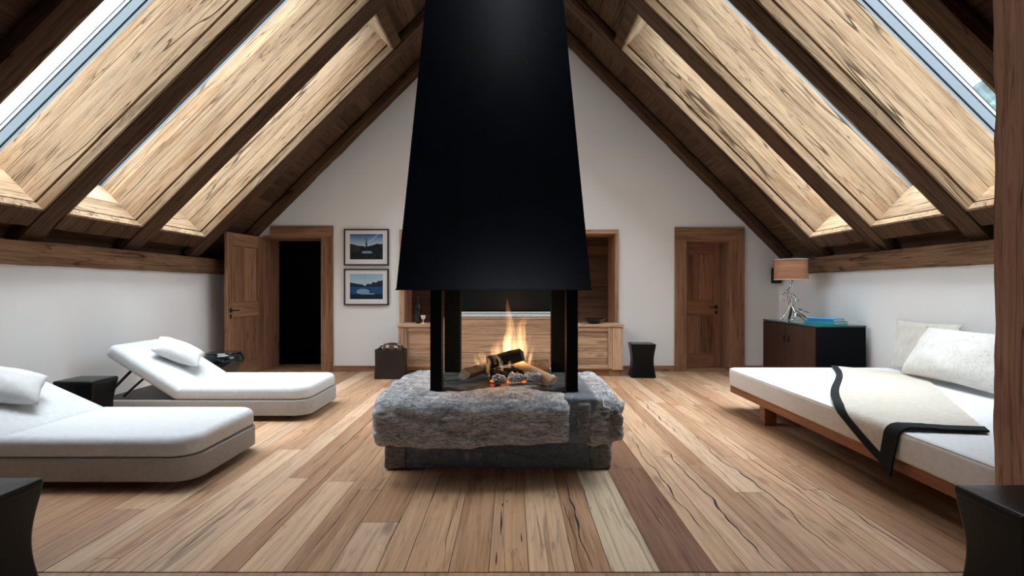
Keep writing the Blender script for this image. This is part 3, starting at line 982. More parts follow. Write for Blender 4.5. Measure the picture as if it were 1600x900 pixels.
# ------------------------------------------------------------------ doors
def panel_leaf(w, h, th, rails, stile, seed, mats, name='door_leaf', parent=None):
    """framed door leaf in local XZ, x 0..w, y -th/2..th/2: stiles, rails and recessed panels"""
    rb = random.Random(seed)
    mb = MB()
    t2 = th / 2
    mb.box(0, stile, -t2, t2, 0, h, 0, rb.random())
    mb.box(w - stile, w, -t2, t2, 0, h, 0, rb.random())
    for (z0, z1) in rails:
        mb.box(stile + 0.001, w - stile - 0.001, -t2, t2, z0, z1, 1, rb.random())
    for (a, b) in zip(rails, rails[1:]):
        z0, z1 = a[1], b[0]
        n = 2
        for k in range(n):
            xa = stile + (w - 2 * stile) * k / n; xb = stile + (w - 2 * stile) * (k + 1) / n
            mb.box(xa + 0.001, xb - 0.001, -t2 + 0.016, t2 - 0.016, z0 - 0.002, z1 + 0.002, 0, rb.random())
        for s in (-1, 1):      # moulding around the panel
            y0, y1 = sorted((s * (t2 - 0.016), s * (t2 - 0.006)))
            mb.box(stile, stile + 0.018, y0, y1, z0, z1, 0, 0.4)
            mb.box(w - stile - 0.018, w - stile, y0, y1, z0, z1, 0, 0.4)
            mb.box(stile, w - stile, y0, y1, z0, z0 + 0.018, 1, 0.4)
            mb.box(stile, w - stile, y0, y1, z1 - 0.018, z1, 1, 0.4)
    return mb.build(name, mats, parent, bevel=0.003)

def lever_handle(parent, x, z, y, s, direction):
    mb = MB()
    mb.lathe([(0.001, 0), (0.024, 0), (0.024, 0.008), (0.001, 0.008)], 20)
    mb2 = MB()
    mb2.box(-0.022, 0.022, 0, 0.006, -0.03, 0.03)
    mb2.tube([(0, 0, 0), (0, 0.045, 0), (direction * 0.02, 0.055, 0), (direction * 0.12, 0.055, -0.004)], [0.010, 0.010, 0.010, 0.008], 10)
    h = mb2.build('handle', M['blackmetal'], parent, loc=(x, y, z), rot=(0, 0, 0 if s > 0 else math.pi), smooth=True, sharp=40)
    mb3 = MB(); mb3.box(-0.018, 0.018, 0, 0.006, -0.028, 0.028)
    mb3.build('keyhole_plate', M['blackmetal'], parent, loc=(x, y, z - 0.085), rot=(0, 0, 0 if s > 0 else math.pi), bevel=0.002)

def door_frame(parent, x0, x1, top, bw, bt, depth, lx, rx, tx0, tx1, ztop, zl=None):
    """face boards on the wall plus a deep reveal lining"""
    mb = MB()
    y0, y1 = D - 0.028, D - 0.001
    mb.box(lx, x0, y0, y1, 0, zl if zl else ztop, 0, 0.3)
    mb.box(x1, rx, y0, y1, 0, ztop, 0, 0.7)
    mb.box(tx0, tx1, y0 - 0.002, y1, top, ztop, 1, 0.5)
    mb.build('door_casing', [M['door'], M['doorx']], parent, bevel=0.004)
    mb = MB()
    mb.box(x0 - 0.02, x0 + 0.012, D - 0.02, D + depth, 0, top, 0, 0.6)
    mb.box(x1 - 0.012, x1 + 0.02, D - 0.02, D + depth, 0, top, 0, 0.2)
    mb.box(x0, x1, D - 0.02, D + depth, top - 0.02, top + 0.02, 1, 0.5)
    mb.box(x0, x1, D - 0.02, D + depth, -0.01, 0.015, 1, 0.8)
    mb.build('reveal_lining', [M['door'], M['doorx']], parent, bevel=0.003)

d1 = empty('door_1', (0, 0, 0))
tag(d1, 'brown panelled door standing open on a dark room', 'door', kind='structure')
door_frame(d1, D1[0], D1[1], D1[2], 0.17, 0.03, 0.5, -3.83, -2.665, -3.62, -2.665, 2.215, 1.99)
lf = panel_leaf(0.80, 2.03, 0.045, [(0.0, 0.2), (0.86, 1.06), (1.86, 2.03)], 0.12, 3, [M['door'], M['doorx']], parent=d1)
lf.location = (-3.745, 7.775, 0.008)
lf.rotation_euler = (0, 0, R(-97.0))
lever_handle(lf, 0.735, 0.955, 0.0225, 1, -1)
lever_handle(lf, 0.735, 0.955, -0.0225, -1, 1)

d2 = empty('door_2', (0, 0, 0))
tag(d2, 'closed brown panelled door set deep in its frame', 'door', kind='structure')
door_frame(d2, D2[0], D2[1], D2[2], 0.17, 0.03, 0.37, 2.54, 3.60, 2.54, 3.60, 2.195)
lf2 = panel_leaf(D2[1] - D2[0] - 0.03, 1.97, 0.045, [(0.0, 0.2), (0.84, 1.04), (1.80, 1.97)], 0.11, 5, [M['door'], M['doorx']], parent=d2)
lf2.location = (D2[0] + 0.015, D + 0.335, 0.016)
lever_handle(lf2, 0.575, 0.95, -0.0225, -1, 1)

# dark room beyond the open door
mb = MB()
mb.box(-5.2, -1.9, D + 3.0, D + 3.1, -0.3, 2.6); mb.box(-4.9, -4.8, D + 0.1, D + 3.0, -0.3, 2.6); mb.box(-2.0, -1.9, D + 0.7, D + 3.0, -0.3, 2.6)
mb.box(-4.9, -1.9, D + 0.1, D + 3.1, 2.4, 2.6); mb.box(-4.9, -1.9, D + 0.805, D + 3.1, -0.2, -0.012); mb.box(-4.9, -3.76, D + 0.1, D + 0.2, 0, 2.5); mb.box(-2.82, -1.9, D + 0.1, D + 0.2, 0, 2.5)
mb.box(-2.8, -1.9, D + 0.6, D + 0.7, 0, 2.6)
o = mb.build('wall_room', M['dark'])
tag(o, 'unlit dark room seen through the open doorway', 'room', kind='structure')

# ------------------------------------------------------------------ niche
ni = empty('trim_1', (0, 0, 0))
tag(ni, 'brown wood lined wall niche behind the fireplace hood', 'niche', kind='structure')
ND = D + 0.56
mb = MB()
mb.box(NI[0] - 0.075, NI[0], D - 0.022, D - 0.001, 0.745, NI[3] + 0.06, 0, 0.8)
mb.box(NI[1], NI[1] + 0.055, D - 0.022, D - 0.001, 0.745, NI[3] + 0.06, 0, 0.3)
mb.box(NI[0] - 0.075, NI[1] + 0.055, D - 0.024, D - 0.001, NI[3], NI[3] + 0.06, 1, 0.6)
mb.build('niche_casing', [M['oakz'], M['oak']], ni, bevel=0.003)
mb = MB()
mb.box(NI[0] - 0.03, NI[0] + 0.006, D - 0.02, ND, 0.6, NI[3], 0, 0.4)
mb.box(NI[1] - 0.006, NI[1] + 0.03, D - 0.02, ND, 0.6, NI[3], 0, 0.4)
mb.box(NI[0], NI[1], D - 0.02, ND, NI[3] - 0.006, NI[3] + 0.03, 1, 0.4)
mb.build('niche_lining', [M['door'], M['doorx']], ni)
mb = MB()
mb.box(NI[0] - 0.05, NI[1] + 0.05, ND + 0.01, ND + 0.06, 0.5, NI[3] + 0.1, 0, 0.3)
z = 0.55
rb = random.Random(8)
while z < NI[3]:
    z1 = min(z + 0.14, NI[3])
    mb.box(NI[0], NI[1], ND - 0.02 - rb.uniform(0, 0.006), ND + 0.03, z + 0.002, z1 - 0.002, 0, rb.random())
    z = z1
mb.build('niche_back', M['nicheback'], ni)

# ------------------------------------------------------------------ sideboard
sb = empty('sideboard', (0, 7.36, 0))
tag(sb, 'long low honey oak sideboard under the wall niche', 'sideboard')
YF = 0.0
def sbox(mb, *a, **k): mb.box(*a, **k)
mb = MB()
mb.box(-1.575, 1.655, YF + 0.025, 0.45, 0.09, 0.705, 0, 0.5)
mb.box(-0.93, 0.93, YF + 0.02, 0.45, 0.70, 0.82, 0, 0.55)
mb.build('body', M['oak'], sb)
mb = MB(); mb.box(-1.55, 1.62, YF + 0.05, 0.44, 0, 0.09, 0, 0.3); mb.box(1.46, 1.62, YF + 0.03, 0.1, 0, 0.088, 0, 0.6); mb.build('plinth', M['doorx'], sb)
mb = MB(); mb.box(-1.59, -0.935, YF - 0.01, 0.45, 0.706, 0.745, 0, 0.8); mb.build('top', M['oak'], sb, bevel=0.004)
mb = MB(); mb.box(0.935, 1.67, YF - 0.01, 0.45, 0.706, 0.745, 0, 0.7); mb.build('top', M['oak'], sb, bevel=0.004)
mb = MB(); mb.box(-0.93, 0.93, YF - 0.006, 0.45, 0.821, 0.842, 0, 0.6); mb.build('top', M['oak'], sb, bevel=0.003)
def framed_door(x0, x1, z0, z1, st, seed, knobx=None):
    rb = random.Random(seed)
    mb = MB()
    mb.box(x0, x0 + st, YF, YF + 0.024, z0, z1, 1, rb.random()); mb.box(x1 - st, x1, YF, YF + 0.024, z0, z1, 1, rb.random())
    mb.box(x0 + st + 0.001, x1 - st - 0.001, YF, YF + 0.024, z0, z0 + st * 0.9, 0, rb.random()); mb.box(x0 + st + 0.001, x1 - st - 0.001, YF, YF + 0.024, z1 - st * 0.9, z1, 0, rb.random())
    z = z0 + st * 0.9
    zt = z1 - st * 0.9
    n = 5
    for k in range(n):
        mb.box(x0 + st, x1 - st, YF + 0.019, YF + 0.0245, z + (zt - z) * k / n + 0.0015, z + (zt - z) * (k + 1) / n - 0.0015, 0, rb.random())
    d = mb.build('door', [M['oak'], M['oakz']], sb, bevel=0.002)
    if knobx is not None:
        k = MB(); k.lathe([(0.001, 0), (0.008, 0), (0.008, 0.014), (0.016, 0.018), (0.016, 0.03), (0.001, 0.033)], 14)
        k.build('knob', M['blackmetal'], d, loc=(knobx, YF, 0.53), rot=(R(90), 0, 0), smooth=True, sharp=40)
mb = MB(); mb.box(-1.575, -1.50, YF, YF + 0.024, 0.092, 0.70, 0, 0.4); mb.build('stile', M['oakz'], sb, bevel=0.003)
framed_door(-1.496, -0.935, 0.13, 0.70, 0.062, 4, -1.0)
framed_door(0.95, 1.50, 0.11, 0.70, 0.058, 6)
mb = MB(); mb.box(1.504, 1.655, YF, YF + 0.024, 0.092, 0.70, 0, 0.9); mb.build('stile', M['oakz'], sb, bevel=0.003)
for (z0, z1, t) in ((0.60, 0.815, 0.6), (0.345, 0.594, 0.8), (0.10, 0.339, 0.45)):
    mb = MB()
    mb.box(-0.925, 0.925, YF - 0.002, YF + 0.02, z0, z1, 0, t)
    mb.build('drawer', M['oak'], sb, bevel=0.004)

# things on the sideboard and in the niche
tv = empty('television', (0.0, 7.70, 0.843))
tag(tv, 'large flat black television standing in the niche behind the firebox', 'television')
mb = MB(); mb.box(-0.86, 0.82, 0, 0.05, 0.075, 1.03); mb.build('bezel', M['steel2'], tv, bevel=0.004)
mb = MB(); mb.box(-0.845, 0.805, -0.003, 0.002, 0.095, 1.015); mb.build('screen', M['screen'], tv)
for xx in (-0.55, 0.51):
    mb = MB(); mb.box(xx - 0.02, xx + 0.02, -0.012, 0.08, 0.001, 0.011); mb.box(xx - 0.01, xx + 0.01, 0.01, 0.04, 0.01, 0.085); mb.build('stand_foot', M['steel2'], tv)
sbar = empty('soundbar', (0.0, 7.50, 0.843))
tag(sbar, 'slim silver soundbar lying in front of the television', 'soundbar')
mb = MB(); mb.box(-0.80, 0.80, 0, 0.08, 0.004, 0.080); mb.build('body', M['blackmetal'], sbar, bevel=0.005)
for (z0, z1) in ((0.008, 0.030), (0.036, 0.050), (0.060, 0.078)):
    mb = MB(); mb.box(-0.79, 0.79, -0.008, 0.004, z0, z1); mb.build('silver_strip', M['silver'], sbar, bevel=0.003)
mb = MB(); mb.lathe([(0.001, 0), (0.036, 0), (0.040, 0.02), (0.041, 0.16), (0.034, 0.24), (0.016, 0.30), (0.014, 0.37), (0.018, 0.375), (0.018, 0.395), (0.001, 0.397)], 28)
o = mb.build('bottle', M['pot'], loc=(-1.335, 7.62, 0.746), smooth=True, sharp=50)
tag(o, 'tall dark slender bottle on the sideboard inside the niche', 'bottle')
mb = MB(); mb.lathe([(0.001, 0.0), (0.03, 0), (0.006, 0.012), (0.006, 0.055), (0.03, 0.075), (0.036, 0.12), (0.033, 0.12), (0.027, 0.078), (0.001, 0.062)], 24)
o = mb.build('glass_goblet', M['silver'], loc=(-1.25, 7.55, 0.746), smooth=True, sharp=50)
tag(o, 'small shiny stemmed goblet beside the dark bottle', 'goblet')
mb = MB(); mb.lathe([(0.001, 0.0), (0.07, 0.0), (0.085, 0.008), (0.14, 0.05), (0.165, 0.075), (0.158, 0.077), (0.13, 0.052), (0.07, 0.016), (0.001, 0.014)], 36)
o = mb.build('fruit_bowl', M['pot'], loc=(1.27, 7.56, 0.746), smooth=True, sharp=50)
tag(o, 'wide shallow black bowl on the oak sideboard', 'bowl')

# ------------------------------------------------------------------ pictures
def print_colour_a(u, v):
    """evening sky over a lake with a lone spire"""
    n = noise.noise(Vector((u * 5, 1.3, 0)))
    hill = 0.60 - 0.18 * u + 0.03 * n if u < 0.45 else 0.47 + 0.14 * min(1, (u - 0.45) * 3) + 0.05 * noise.noise(Vector((u * 14, 4, 0)))
    if abs(u - 0.5) < 0.03 * max(0.2, min(1, (0.85 - v) * 3)) and 0.42 < v < 0.83:
        return (0.01, 0.025, 0.05)
    if v > hill:
        k = (v - hill) / (1 - hill)
        c = Vector((0.42, 0.56, 0.66)).lerp(Vector((0.05, 0.14, 0.34)), min(1, k * 1.1))
        d = abs((u - 0.5) - (v - 0.6) * 0.9)
        if d < 0.05: c = c.lerp(Vector((0.6, 0.7, 0.8)), 0.5 * (1 - d / 0.05))
        return tuple(c)
    if 0.23 < v < 0.34 and 0.35 < u < 0.70 and abs((v - 0.28) / 0.055) ** 2 + abs((u - 0.52) / 0.17) ** 2 < 1:
        return (0.22, 0.33, 0.42)
    return tuple(Vector((0.012, 0.016, 0.018)) * (1.0 + 1.6 * max(0, noise.noise(Vector((u * 9, v * 9, 2))))) + Vector((0.02, 0.016, 0.008)) * (1 if u < 0.3 and v > 0.3 else 0))

def print_colour_b(u, v):
    """pale sky over dark hills mirrored in blue water"""
    hill = 0.66 - 0.22 * u if u < 0.42 else 0.55 + 0.34 * max(0, (u - 0.42)) + 0.06 * noise.noise(Vector((u * 12, 7, 0)))
    if v > hill:
        return tuple(Vector((0.42, 0.58, 0.70)).lerp(Vector((0.20, 0.36, 0.52)), min(1, (v - hill) * 1.5)))
    if v > 0.48:
        return (0.014, 0.03, 0.055)
    if ((u - 0.40) / 0.20) ** 2 + ((v - 0.30) / 0.11) ** 2 < 1 or (abs(v - 0.21) < 0.03 and 0.45 < u < 0.75):
        return (0.20, 0.36, 0.52)
    if v > 0.2:
        return tuple(Vector((0.02, 0.075, 0.19)) * (1 + 0.4 * noise.noise(Vector((u * 3, v * 16, 5)))))
    return (0.012, 0.022, 0.035)

def picture(zc, fn, lab):
    xc = (573 - 800) * D / F + EX
    e = empty('picture', (xc, D - 0.002, zc))
    tag(e, lab, 'picture', 'framed landscape photographs')
    w, h, fw = 0.682, 0.557, 0.020
    mb = MB()
    mb.box(-w / 2, w / 2, -0.030, 0, h / 2 - fw, h / 2); mb.box(-w / 2, w / 2, -0.030, 0, -h / 2, -h / 2 + fw)
    mb.box(-w / 2, -w / 2 + fw, -0.030, 0, -h / 2 + fw, h / 2 - fw); mb.box(w / 2 - fw, w / 2, -0.030, 0, -h / 2 + fw, h / 2 - fw)
    mb.build('picture_frame', M['frame'], e, bevel=0.002)
    mb = MB(); mb.box(-w / 2 + fw, w / 2 - fw, -0.016, -0.002, -h / 2 + fw, h / 2 - fw); mb.build('mount', M['mat'], e)
    mb = MB()
    pw, ph = 0.50, 0.385
    nx, ny = 84, 64
    for i in range(nx):
        for j in range(ny):
            u0, u1, v0, v1 = i / nx, (i + 1) / nx, j / ny, (j + 1) / ny
            mb.poly([(-pw / 2 + pw * u0, -0.0172, -ph / 2 + ph * v0 + 0.008), (-pw / 2 + pw * u1, -0.0172, -ph / 2 + ph * v0 + 0.008), (-pw / 2 + pw * u1, -0.0172, -ph / 2 + ph * v1 + 0.008), (-pw / 2 + pw * u0, -0.0172, -ph / 2 + ph * v1 + 0.008)], 0, 0.5, fn((u0 + u1) / 2, (v0 + v1) / 2))
    mb.build('photo_print', M['print'], e)
picture(EZ + (450 - 386.5) * D / F, print_colour_a, 'black framed photograph of a dark spire by a lake, upper of two')
picture(EZ + (450 - 448.5) * D / F, print_colour_b, 'black framed photograph of a blue mountain lake, lower of two')

# ------------------------------------------------------------------ fireplace
CX = -0.052; FY = 3.47
fp = empty('fireplace', (CX, 3.9, 0))
tag(fp, 'freestanding open fireplace with tall black steel hood on a rough stone hearth', 'fireplace')
# plinth
def pl_shape(P):
    return P
mb = rock((0.78, 0.40, 0.145), 0.02, 0.006, 3, (50, 26, 10))
mb.build('plinth', M['slate'], fp, loc=(0.03, 0.09, 0.145), smooth=True, sharp=50)
mb = rock((0.075, 0.1, 0.125), 0.015, 0.010, 9, (12, 14, 14))
mb.build('plinth_stone', M['rubble'], fp, loc=(-0.705, -0.235, 0.135), smooth=True, sharp=60)
mb = rock((0.078, 0.1, 0.125), 0.03, 0.022, 12, (14, 14, 16))
mb.build('plinth_stone', M['rubble'], fp, loc=(0.735, -0.235, 0.135), smooth=True, sharp=60)
# main slab with broken edges
def slab_shape(P):
    x, y, z = P
    f = max(0.0, min(1.0, (-y - 0.42) / 0.2))      # 1 at the front edge
    if z < 0:                                       # wavy underside, sagging in the middle
        sag = 0.018 * math.cos(x * 2.6 + 0.4) + 0.012 * noise.noise(Vector((x * 3.2, 5, 1)))
        z -= f * sag * 1.4
    if z > 0:
        z -= f * f * 0.05 + max(0, -x - 0.40) * 0.05
    if x < -0.45:                                   # rounded back corner
        y = y * (1 - 0.10 * min(1, (-x - 0.45) / 0.3)) if y > 0 else y * (1 - 0.10 * min(1, (-x - 0.45) / 0.3))
    if y > 0.3 and x < -0.5:
        x = x + (y - 0.3) * 0.55 * min(1, (-x - 0.5) / 0.15)
    return Vector((x, y, z))
mb = rock((0.635, 0.63, 0.155), 0.045, 0.022, 21, (110, 90, 34), slab_shape, 2.6, 0.018)
mb.build('hearth_slab', M['granite'], fp, loc=(-0.155, -0.03, 0.418), smooth=True, sharp=70)
# darker joint block and rough corner stones on the other side
mb = rock((0.115, 0.57, 0.148), 0.02, 0.008, 5, (14, 50, 18))
mb.build('joint_block', M['slate'], fp, loc=(0.555, -0.025, 0.412), smooth=True, sharp=50)
mb = rock((0.045, 0.08, 0.11), 0.025, 0.014, 15, (10, 12, 16))
mb.build('corner_stone', M['rubble'], fp, loc=(0.575, -0.545, 0.42), smooth=True, sharp=60)
def cs_shape(P):
    x, y, z = P
    if x > 0.02: y *= 0.93
    return Vector((x - (0.04 if z > 0.1 else 0), y, z))
mb = rock((0.135, 0.60, 0.155), 0.07, 0.034, 27, (22, 60, 22), cs_shape, 3.2, 0.04)
mb.build('corner_stone', M['granite'], fp, loc=(0.725, -0.005, 0.41), smooth=True, sharp=70)
mb = rock((0.09, 0.06, 0.10), 0.05, 0.03, 31, (16, 12, 16), None, 5.0)
mb.build('corner_stone', M['rubble'], fp, loc=(0.735, -0.555, 0.40), smooth=True, sharp=70)
# firebox
mb = MB(); mb.box(-0.45, 0.565, FY - 3.9 + 0.008, 0.455, 0.566, 0.578)
mb.build('fire_plate', M['plate'], fp, bevel=0.003)
hz = 1.27
PZ = 0.568
for (x0, x1, y0, y1) in ((-0.443, -0.365, FY, FY + 0.10), (0.481, 0.559, FY, FY + 0.10), (-0.443, -0.315, 4.20, 4.33), (0.437, 0.559, 4.20, 4.33)):
    mb = MB(); mb.box(x0, x1, y0 - 3.9, y1 - 3.9, PZ, hz + 0.05)
    mb.build('post', M['steel2'], fp, bevel=0.003)
# hood: hollow tapering shell with a thin rim
def hood_ring(z, ins=0.0):
    k = (z - 1.262) / 1.938
    w = 0.624 - 0.162 * k - ins
    return [(-w + 0.052 - 0.052, -w, z), (w, -w, z), (w, w, z), (-w, w, z)]
mb = MB()
zs = [1.262, 1.28, 2.0, 3.0, 4.0, 5.45]
outer = [hood_ring(z) for z in zs]
inner = [hood_ring(z, 0.012) for z in (1.262, 1.5, 2.2, 3.2)]
inner[-1] = [(a * 0.98, b * 0.98, c) for a, b, c in inner[-1]]
mb.rings(outer, cap=False)
n = len(mb.v); mb.v += outer[-1]; mb.face((n, n + 1, n + 2, n + 3))
mb.rings(inner, 0, 0.5, cap=False)
n = len(mb.v); mb.v += inner[-1]; mb.face((n + 3, n + 2, n + 1, n))
n = len(mb.v); mb.v += outer[0] + inner[0]
for i in range(4):
    j = (i + 1) % 4
    mb.face((n + i, n + j, n + 4 + j, n + 4 + i))
mb.build('hood', M['steel'], fp, loc=(-0.005, 0, 0))
mb = MB()
for q in (outer[0],):
    a = 0.628
    mb.box(-a, a, -a, -a + 0.012, 1.256, 1.266); mb.box(-a, a, a - 0.012, a, 1.256, 1.266); mb.box(-a, -a + 0.012, -a + 0.012, a - 0.012, 1.256, 1.266); mb.box(a - 0.012, a, -a + 0.012, a - 0.012, 1.256, 1.266)
mb.build('hood_rim', M['steel'], fp, loc=(-0.005, 0, 0))

# firewood burning on the plate
def split_log(L, r, seed, ang=(0.0, 1.9)):
    """wedge of split wood along X: two split faces (material 0) and a bark arc (material 1)"""
    mb = MB()
    n = 14
    prof = [(0.0, 0.0)] + [(r * math.cos(a), r * math.sin(a)) for a in [ang[0] + (ang[1] - ang[0]) * k / 8 for k in range(9)]]
    cy = sum(p[0] for p in prof) / len(prof); cz = sum(p[1] for p in prof) / len(prof)
    rings = []
    for i in range(n + 1):
        x = -L / 2 + L * i / n
        ring = []
        for k, (a, b) in enumerate(prof):
            d = 1 + 0.12 * noise.noise(Vector((x * 9 + seed, k * 0.8, seed)))
            ring.append((x + (0.012 * noise.noise(Vector((k * 2.0, seed, 3))) if i in (0, n) else 0), (a - cy) * d, (b - cz) * d))
        rings.append(ring)
    base = len(mb.v); k = len(prof)
    for r_ in rings: mb.v += r_
    for i in range(n):
        for j in range(k):
            j2 = (j + 1) % k
            mb.face((base + i * k + j, base + i * k + j2, base + (i + 1) * k + j2, base + (i + 1) * k + j), 1 if 0 < j < k - 1 else 0, 0.5)
    mb.face([base + j for j in range(k)][::-1], 2); mb.face([base + n * k + j for j in range(k)], 2)
    return mb

def place_log(name, p0, p1, r, seed, mats, roll, lab, cat='log', group=None, z_min=0.582):
    p0, p1 = Vector(p0), Vector(p1)
    d = p1 - p0
    mb = split_log(d.length, r, seed)
    o = mb.build(name, mats, loc=(p0 + p1) / 2, smooth=True, sharp=35)
    q = d.to_track_quat('X', 'Z')
    o.rotation_euler = (q.to_matrix() @ Matrix.Rotation(R(roll), 3, 'X')).to_euler()
    bpy.context.view_layer.update()
    if z_min is not None:
        lo = min((o.matrix_world @ v.co).z for v in o.data.vertices)
        if lo < z_min: o.location.z += z_min - lo
    tag(o, lab, cat, group)
    return o
PZT = 0.578
grp = 'firewood burning in the firebox'
place_log('firewood_log', (-0.285, 3.72, 0.625), (-0.09, 4.02, 0.645), 0.078, 1, [M['char'], M['bark'], M['split']], 200, 'charred split log with pale end, lying beside the flames under a leaning log', 'log', grp)
place_log('firewood_log', (-0.12, 3.86, 0.703), (0.135, 3.76, 0.776), 0.066, 4, [M['split'], M['char'], M['char']], 150, 'half burnt log leaning on top of the fire', 'log', grp)
place_log('firewood_log', (0.10, 3.86, 0.705), (0.350, 3.60, 0.624), 0.058, 6, [M['split'], M['split'], M['split']], 60, 'pale barkless split log sloping down towards the hearth front', 'log', grp)
place_log('firewood_log', (0.15, 4.10, 0.615), (0.36, 4.11, 0.625), 0.07, 8, [M['split'], M['bark'], M['split']], 100, 'bark covered log at the back of the fire', 'log', grp)
grp2 = 'ashy coals under the fire'
for i, (x, y, sx, sy, sz, rz, mt, lab) in enumerate(((0.20, 3.66, 0.062, 0.045, 0.036, 0.1, 'ash', 'checkered white ashy coal under the pale log'), (0.085, 3.65, 0.055, 0.045, 0.036, 0.5, 'ash', 'white ashy coal in the middle front of the fire'),
                                              (-0.025, 3.66, 0.050, 0.04, 0.032, -0.4, 'ash', 'small grey coal beside the charred log end'), (0.285, 3.70, 0.030, 0.04, 0.022, 0.3, 'split', 'short split stub beneath the pale sloping log end'),
                                              (0.04, 3.80, 0.12, 0.055, 0.042, 0.1, 'char', 'black charred log core under the flames'), (-0.09, 3.94, 0.05, 0.05, 0.035, 0.9, 'char', 'black coal lump beneath the leaning log'), (0.17, 3.95, 0.05, 0.05, 0.04, 0.5, 'char', 'dark coal lump behind the white coals'))):
    mb = rock((sx * 0.86, sy * 0.86, sz * 0.86), 0.022, 0.022, 40 + i, (18, 14, 12), None, 16.0)
    o = mb.build('charred_coal', M[mt], loc=(x, y, PZT + sz + 0.018), rot=(0, 0, rz), smooth=True, sharp=50)
    tag(o, lab, 'coal', grp2)
for i, (x, y) in enumerate(((0.03, 3.70), (0.145, 3.70), (-0.085, 3.72), (-0.01, 3.73))):
    mb = rock((0.017, 0.011, 0.009), 0.005, 0.008, 60 + i, (6, 5, 4), None, 20.0)
    o = mb.build('glowing_ember', M['ember'], loc=(x, y, PZT + 0.016), rot=(0, 0, i * 1.1), smooth=True)
    tag(o, 'small glowing red ember among the coals on the fire plate', 'ember', 'glowing embers under the logs')

# flames
fire = empty('fire', (0.02, 3.84, 0.60))
tag(fire, 'yellow orange flames rising from the burning logs', 'fire')
def flame(x, y, z0, h, r, seed, mat, lean=0.0):
    mb = MB()
    n = 22
    pts, rad = [], []
    for i in range(n + 1):
        q = i / n
        wob = 0.035 * min(1.0, h / 0.3) * q * noise.noise(Vector((q * 3.2, seed * 5.1, 0))) * 2.0
        wob2 = 0.03 * min(1.0, h / 0.3) * q * noise.noise(Vector((q * 3.0, seed * 2.7, 8)))
        pts.append((x + wob + lean * q, y + wob2, z0 + h * q))
        rad.append(max(0.0012, 1.25 * r * (math.sin(math.pi * min(1, 0.06 + q * 0.5)) ** 0.8) * (1 - q) ** 0.75 * 1.25))
    mb.tube(pts, rad, 14)
    mb.build('flame', M[mat], fire, smooth=True)
rf = random.Random(3)
for (x, z0, h, r, m, ln, dy) in ((-0.005, 0.16, 0.44, 0.040, 'flame', 0.02, 0.0), (0.085, 0.16, 0.34, 0.048, 'flame', 0.06, 0.02), (0.03, 0.12, 0.26, 0.070, 'flame2', 0.02, 0.02), (-0.075, 0.10, 0.20, 0.045, 'flame', -0.02, 0.0),
                                 (0.115, 0.10, 0.27, 0.035, 'flame', 0.07, -0.02), (-0.13, 0.02, 0.22, 0.020, 'flame', -0.03, -0.08), (-0.165, 0.10, 0.12, 0.030, 'flame', -0.04, 0.03), (-0.22, 0.06, 0.15, 0.020, 'flame', -0.03, 0.04),
                                 (0.02, 0.03, 0.17, 0.014, 'flame', 0.01, -0.05), (-0.03, 0.06, 0.14, 0.018, 'flame2', -0.03, -0.09), (0.165, 0.06, 0.22, 0.022, 'flame', 0.04, 0.05), (0.04, 0.14, 0.30, 0.095, 'flame3', 0.05, 0.04), (-0.02, 0.12, 0.22, 0.080, 'flame3', -0.01, 0.03), (-0.20, 0.04, 0.13, 0.055, 'flame3', 0.02, 0.04)):
    flame(x, dy, z0, h, r, rf.random() * 50, m, ln)

# ------------------------------------------------------------------ stools (waisted black leather cubes)
def waist_stool(w, d, h, name='stool'):
    e = empty(name)
    mb = MB()
    rings = []
    n = 26
    for k in range(n + 1):
        q = k / n
        s = 1.0 - 0.15 * math.sin(math.pi * q) ** 1.3
        z = 0.0 + (h - 0.02) * q
        ins = 0.0
        ww, dd = w * s / 2, d * s / 2
        rings.append([(x, y, z) for x, y in rrect(-ww, ww, -dd, dd, 0.022, 5)])
    mb.rings(rings)
    mb.build('body', M['leather'], e, smooth=True, sharp=50)
    c = cushion(-w / 2 - 0.001, w / 2 + 0.001, -d / 2 - 0.001, d / 2 + 0.001, h - 0.034, h, 0.024, 0.014, 0.008, 5, 0.004)
    c.build('seat', M['leather'], e, smooth=True, sharp=60)
    return e
st0 = waist_stool(0.345, 0.30, 0.48)
st0.location = (2.005, 1.915, 0)
tag(st0, 'black leather waisted stool in front of the timber post', 'stool', 'black waisted stools')
for (x, y, rz, lab) in ((-2.06, 1.99, 0.0, 'black leather waisted stool in front of the low-backed lounger'), (-3.655, 4.47, 0.0, 'black leather waisted stool standing between the two loungers'), (1.925, 7.36, R(-3), 'small black waisted stool beside the sideboard by the white wall')):
    c = copy_tree(st0)
    c.location = (x, y, 0); c.rotation_euler = (0, 0, rz)
    c['label'] = lab

# round black side table
rt = empty('side_table', (-3.50, 6.32, 0))
tag(rt, 'round glossy black pot shaped side table behind the lounger', 'side table')
mb = MB(); mb.lathe([(0.001, 0), (0.13, 0), (0.145, 0.02), (0.15, 0.10), (0.165, 0.22), (0.205, 0.31), (0.222, 0.38), (0.215, 0.43), (0.195, 0.465), (0.185, 0.468), (0.001, 0.468)], 48)
mb.build('body', M['pot'], rt, smooth=True, sharp=50)
mb = MB(); mb.lathe([(0.001, 0.466), (0.19, 0.466), (0.196, 0.472), (0.19, 0.48), (0.001, 0.48)], 48)
mb.build('top', M['pot'], rt, smooth=True, sharp=40)

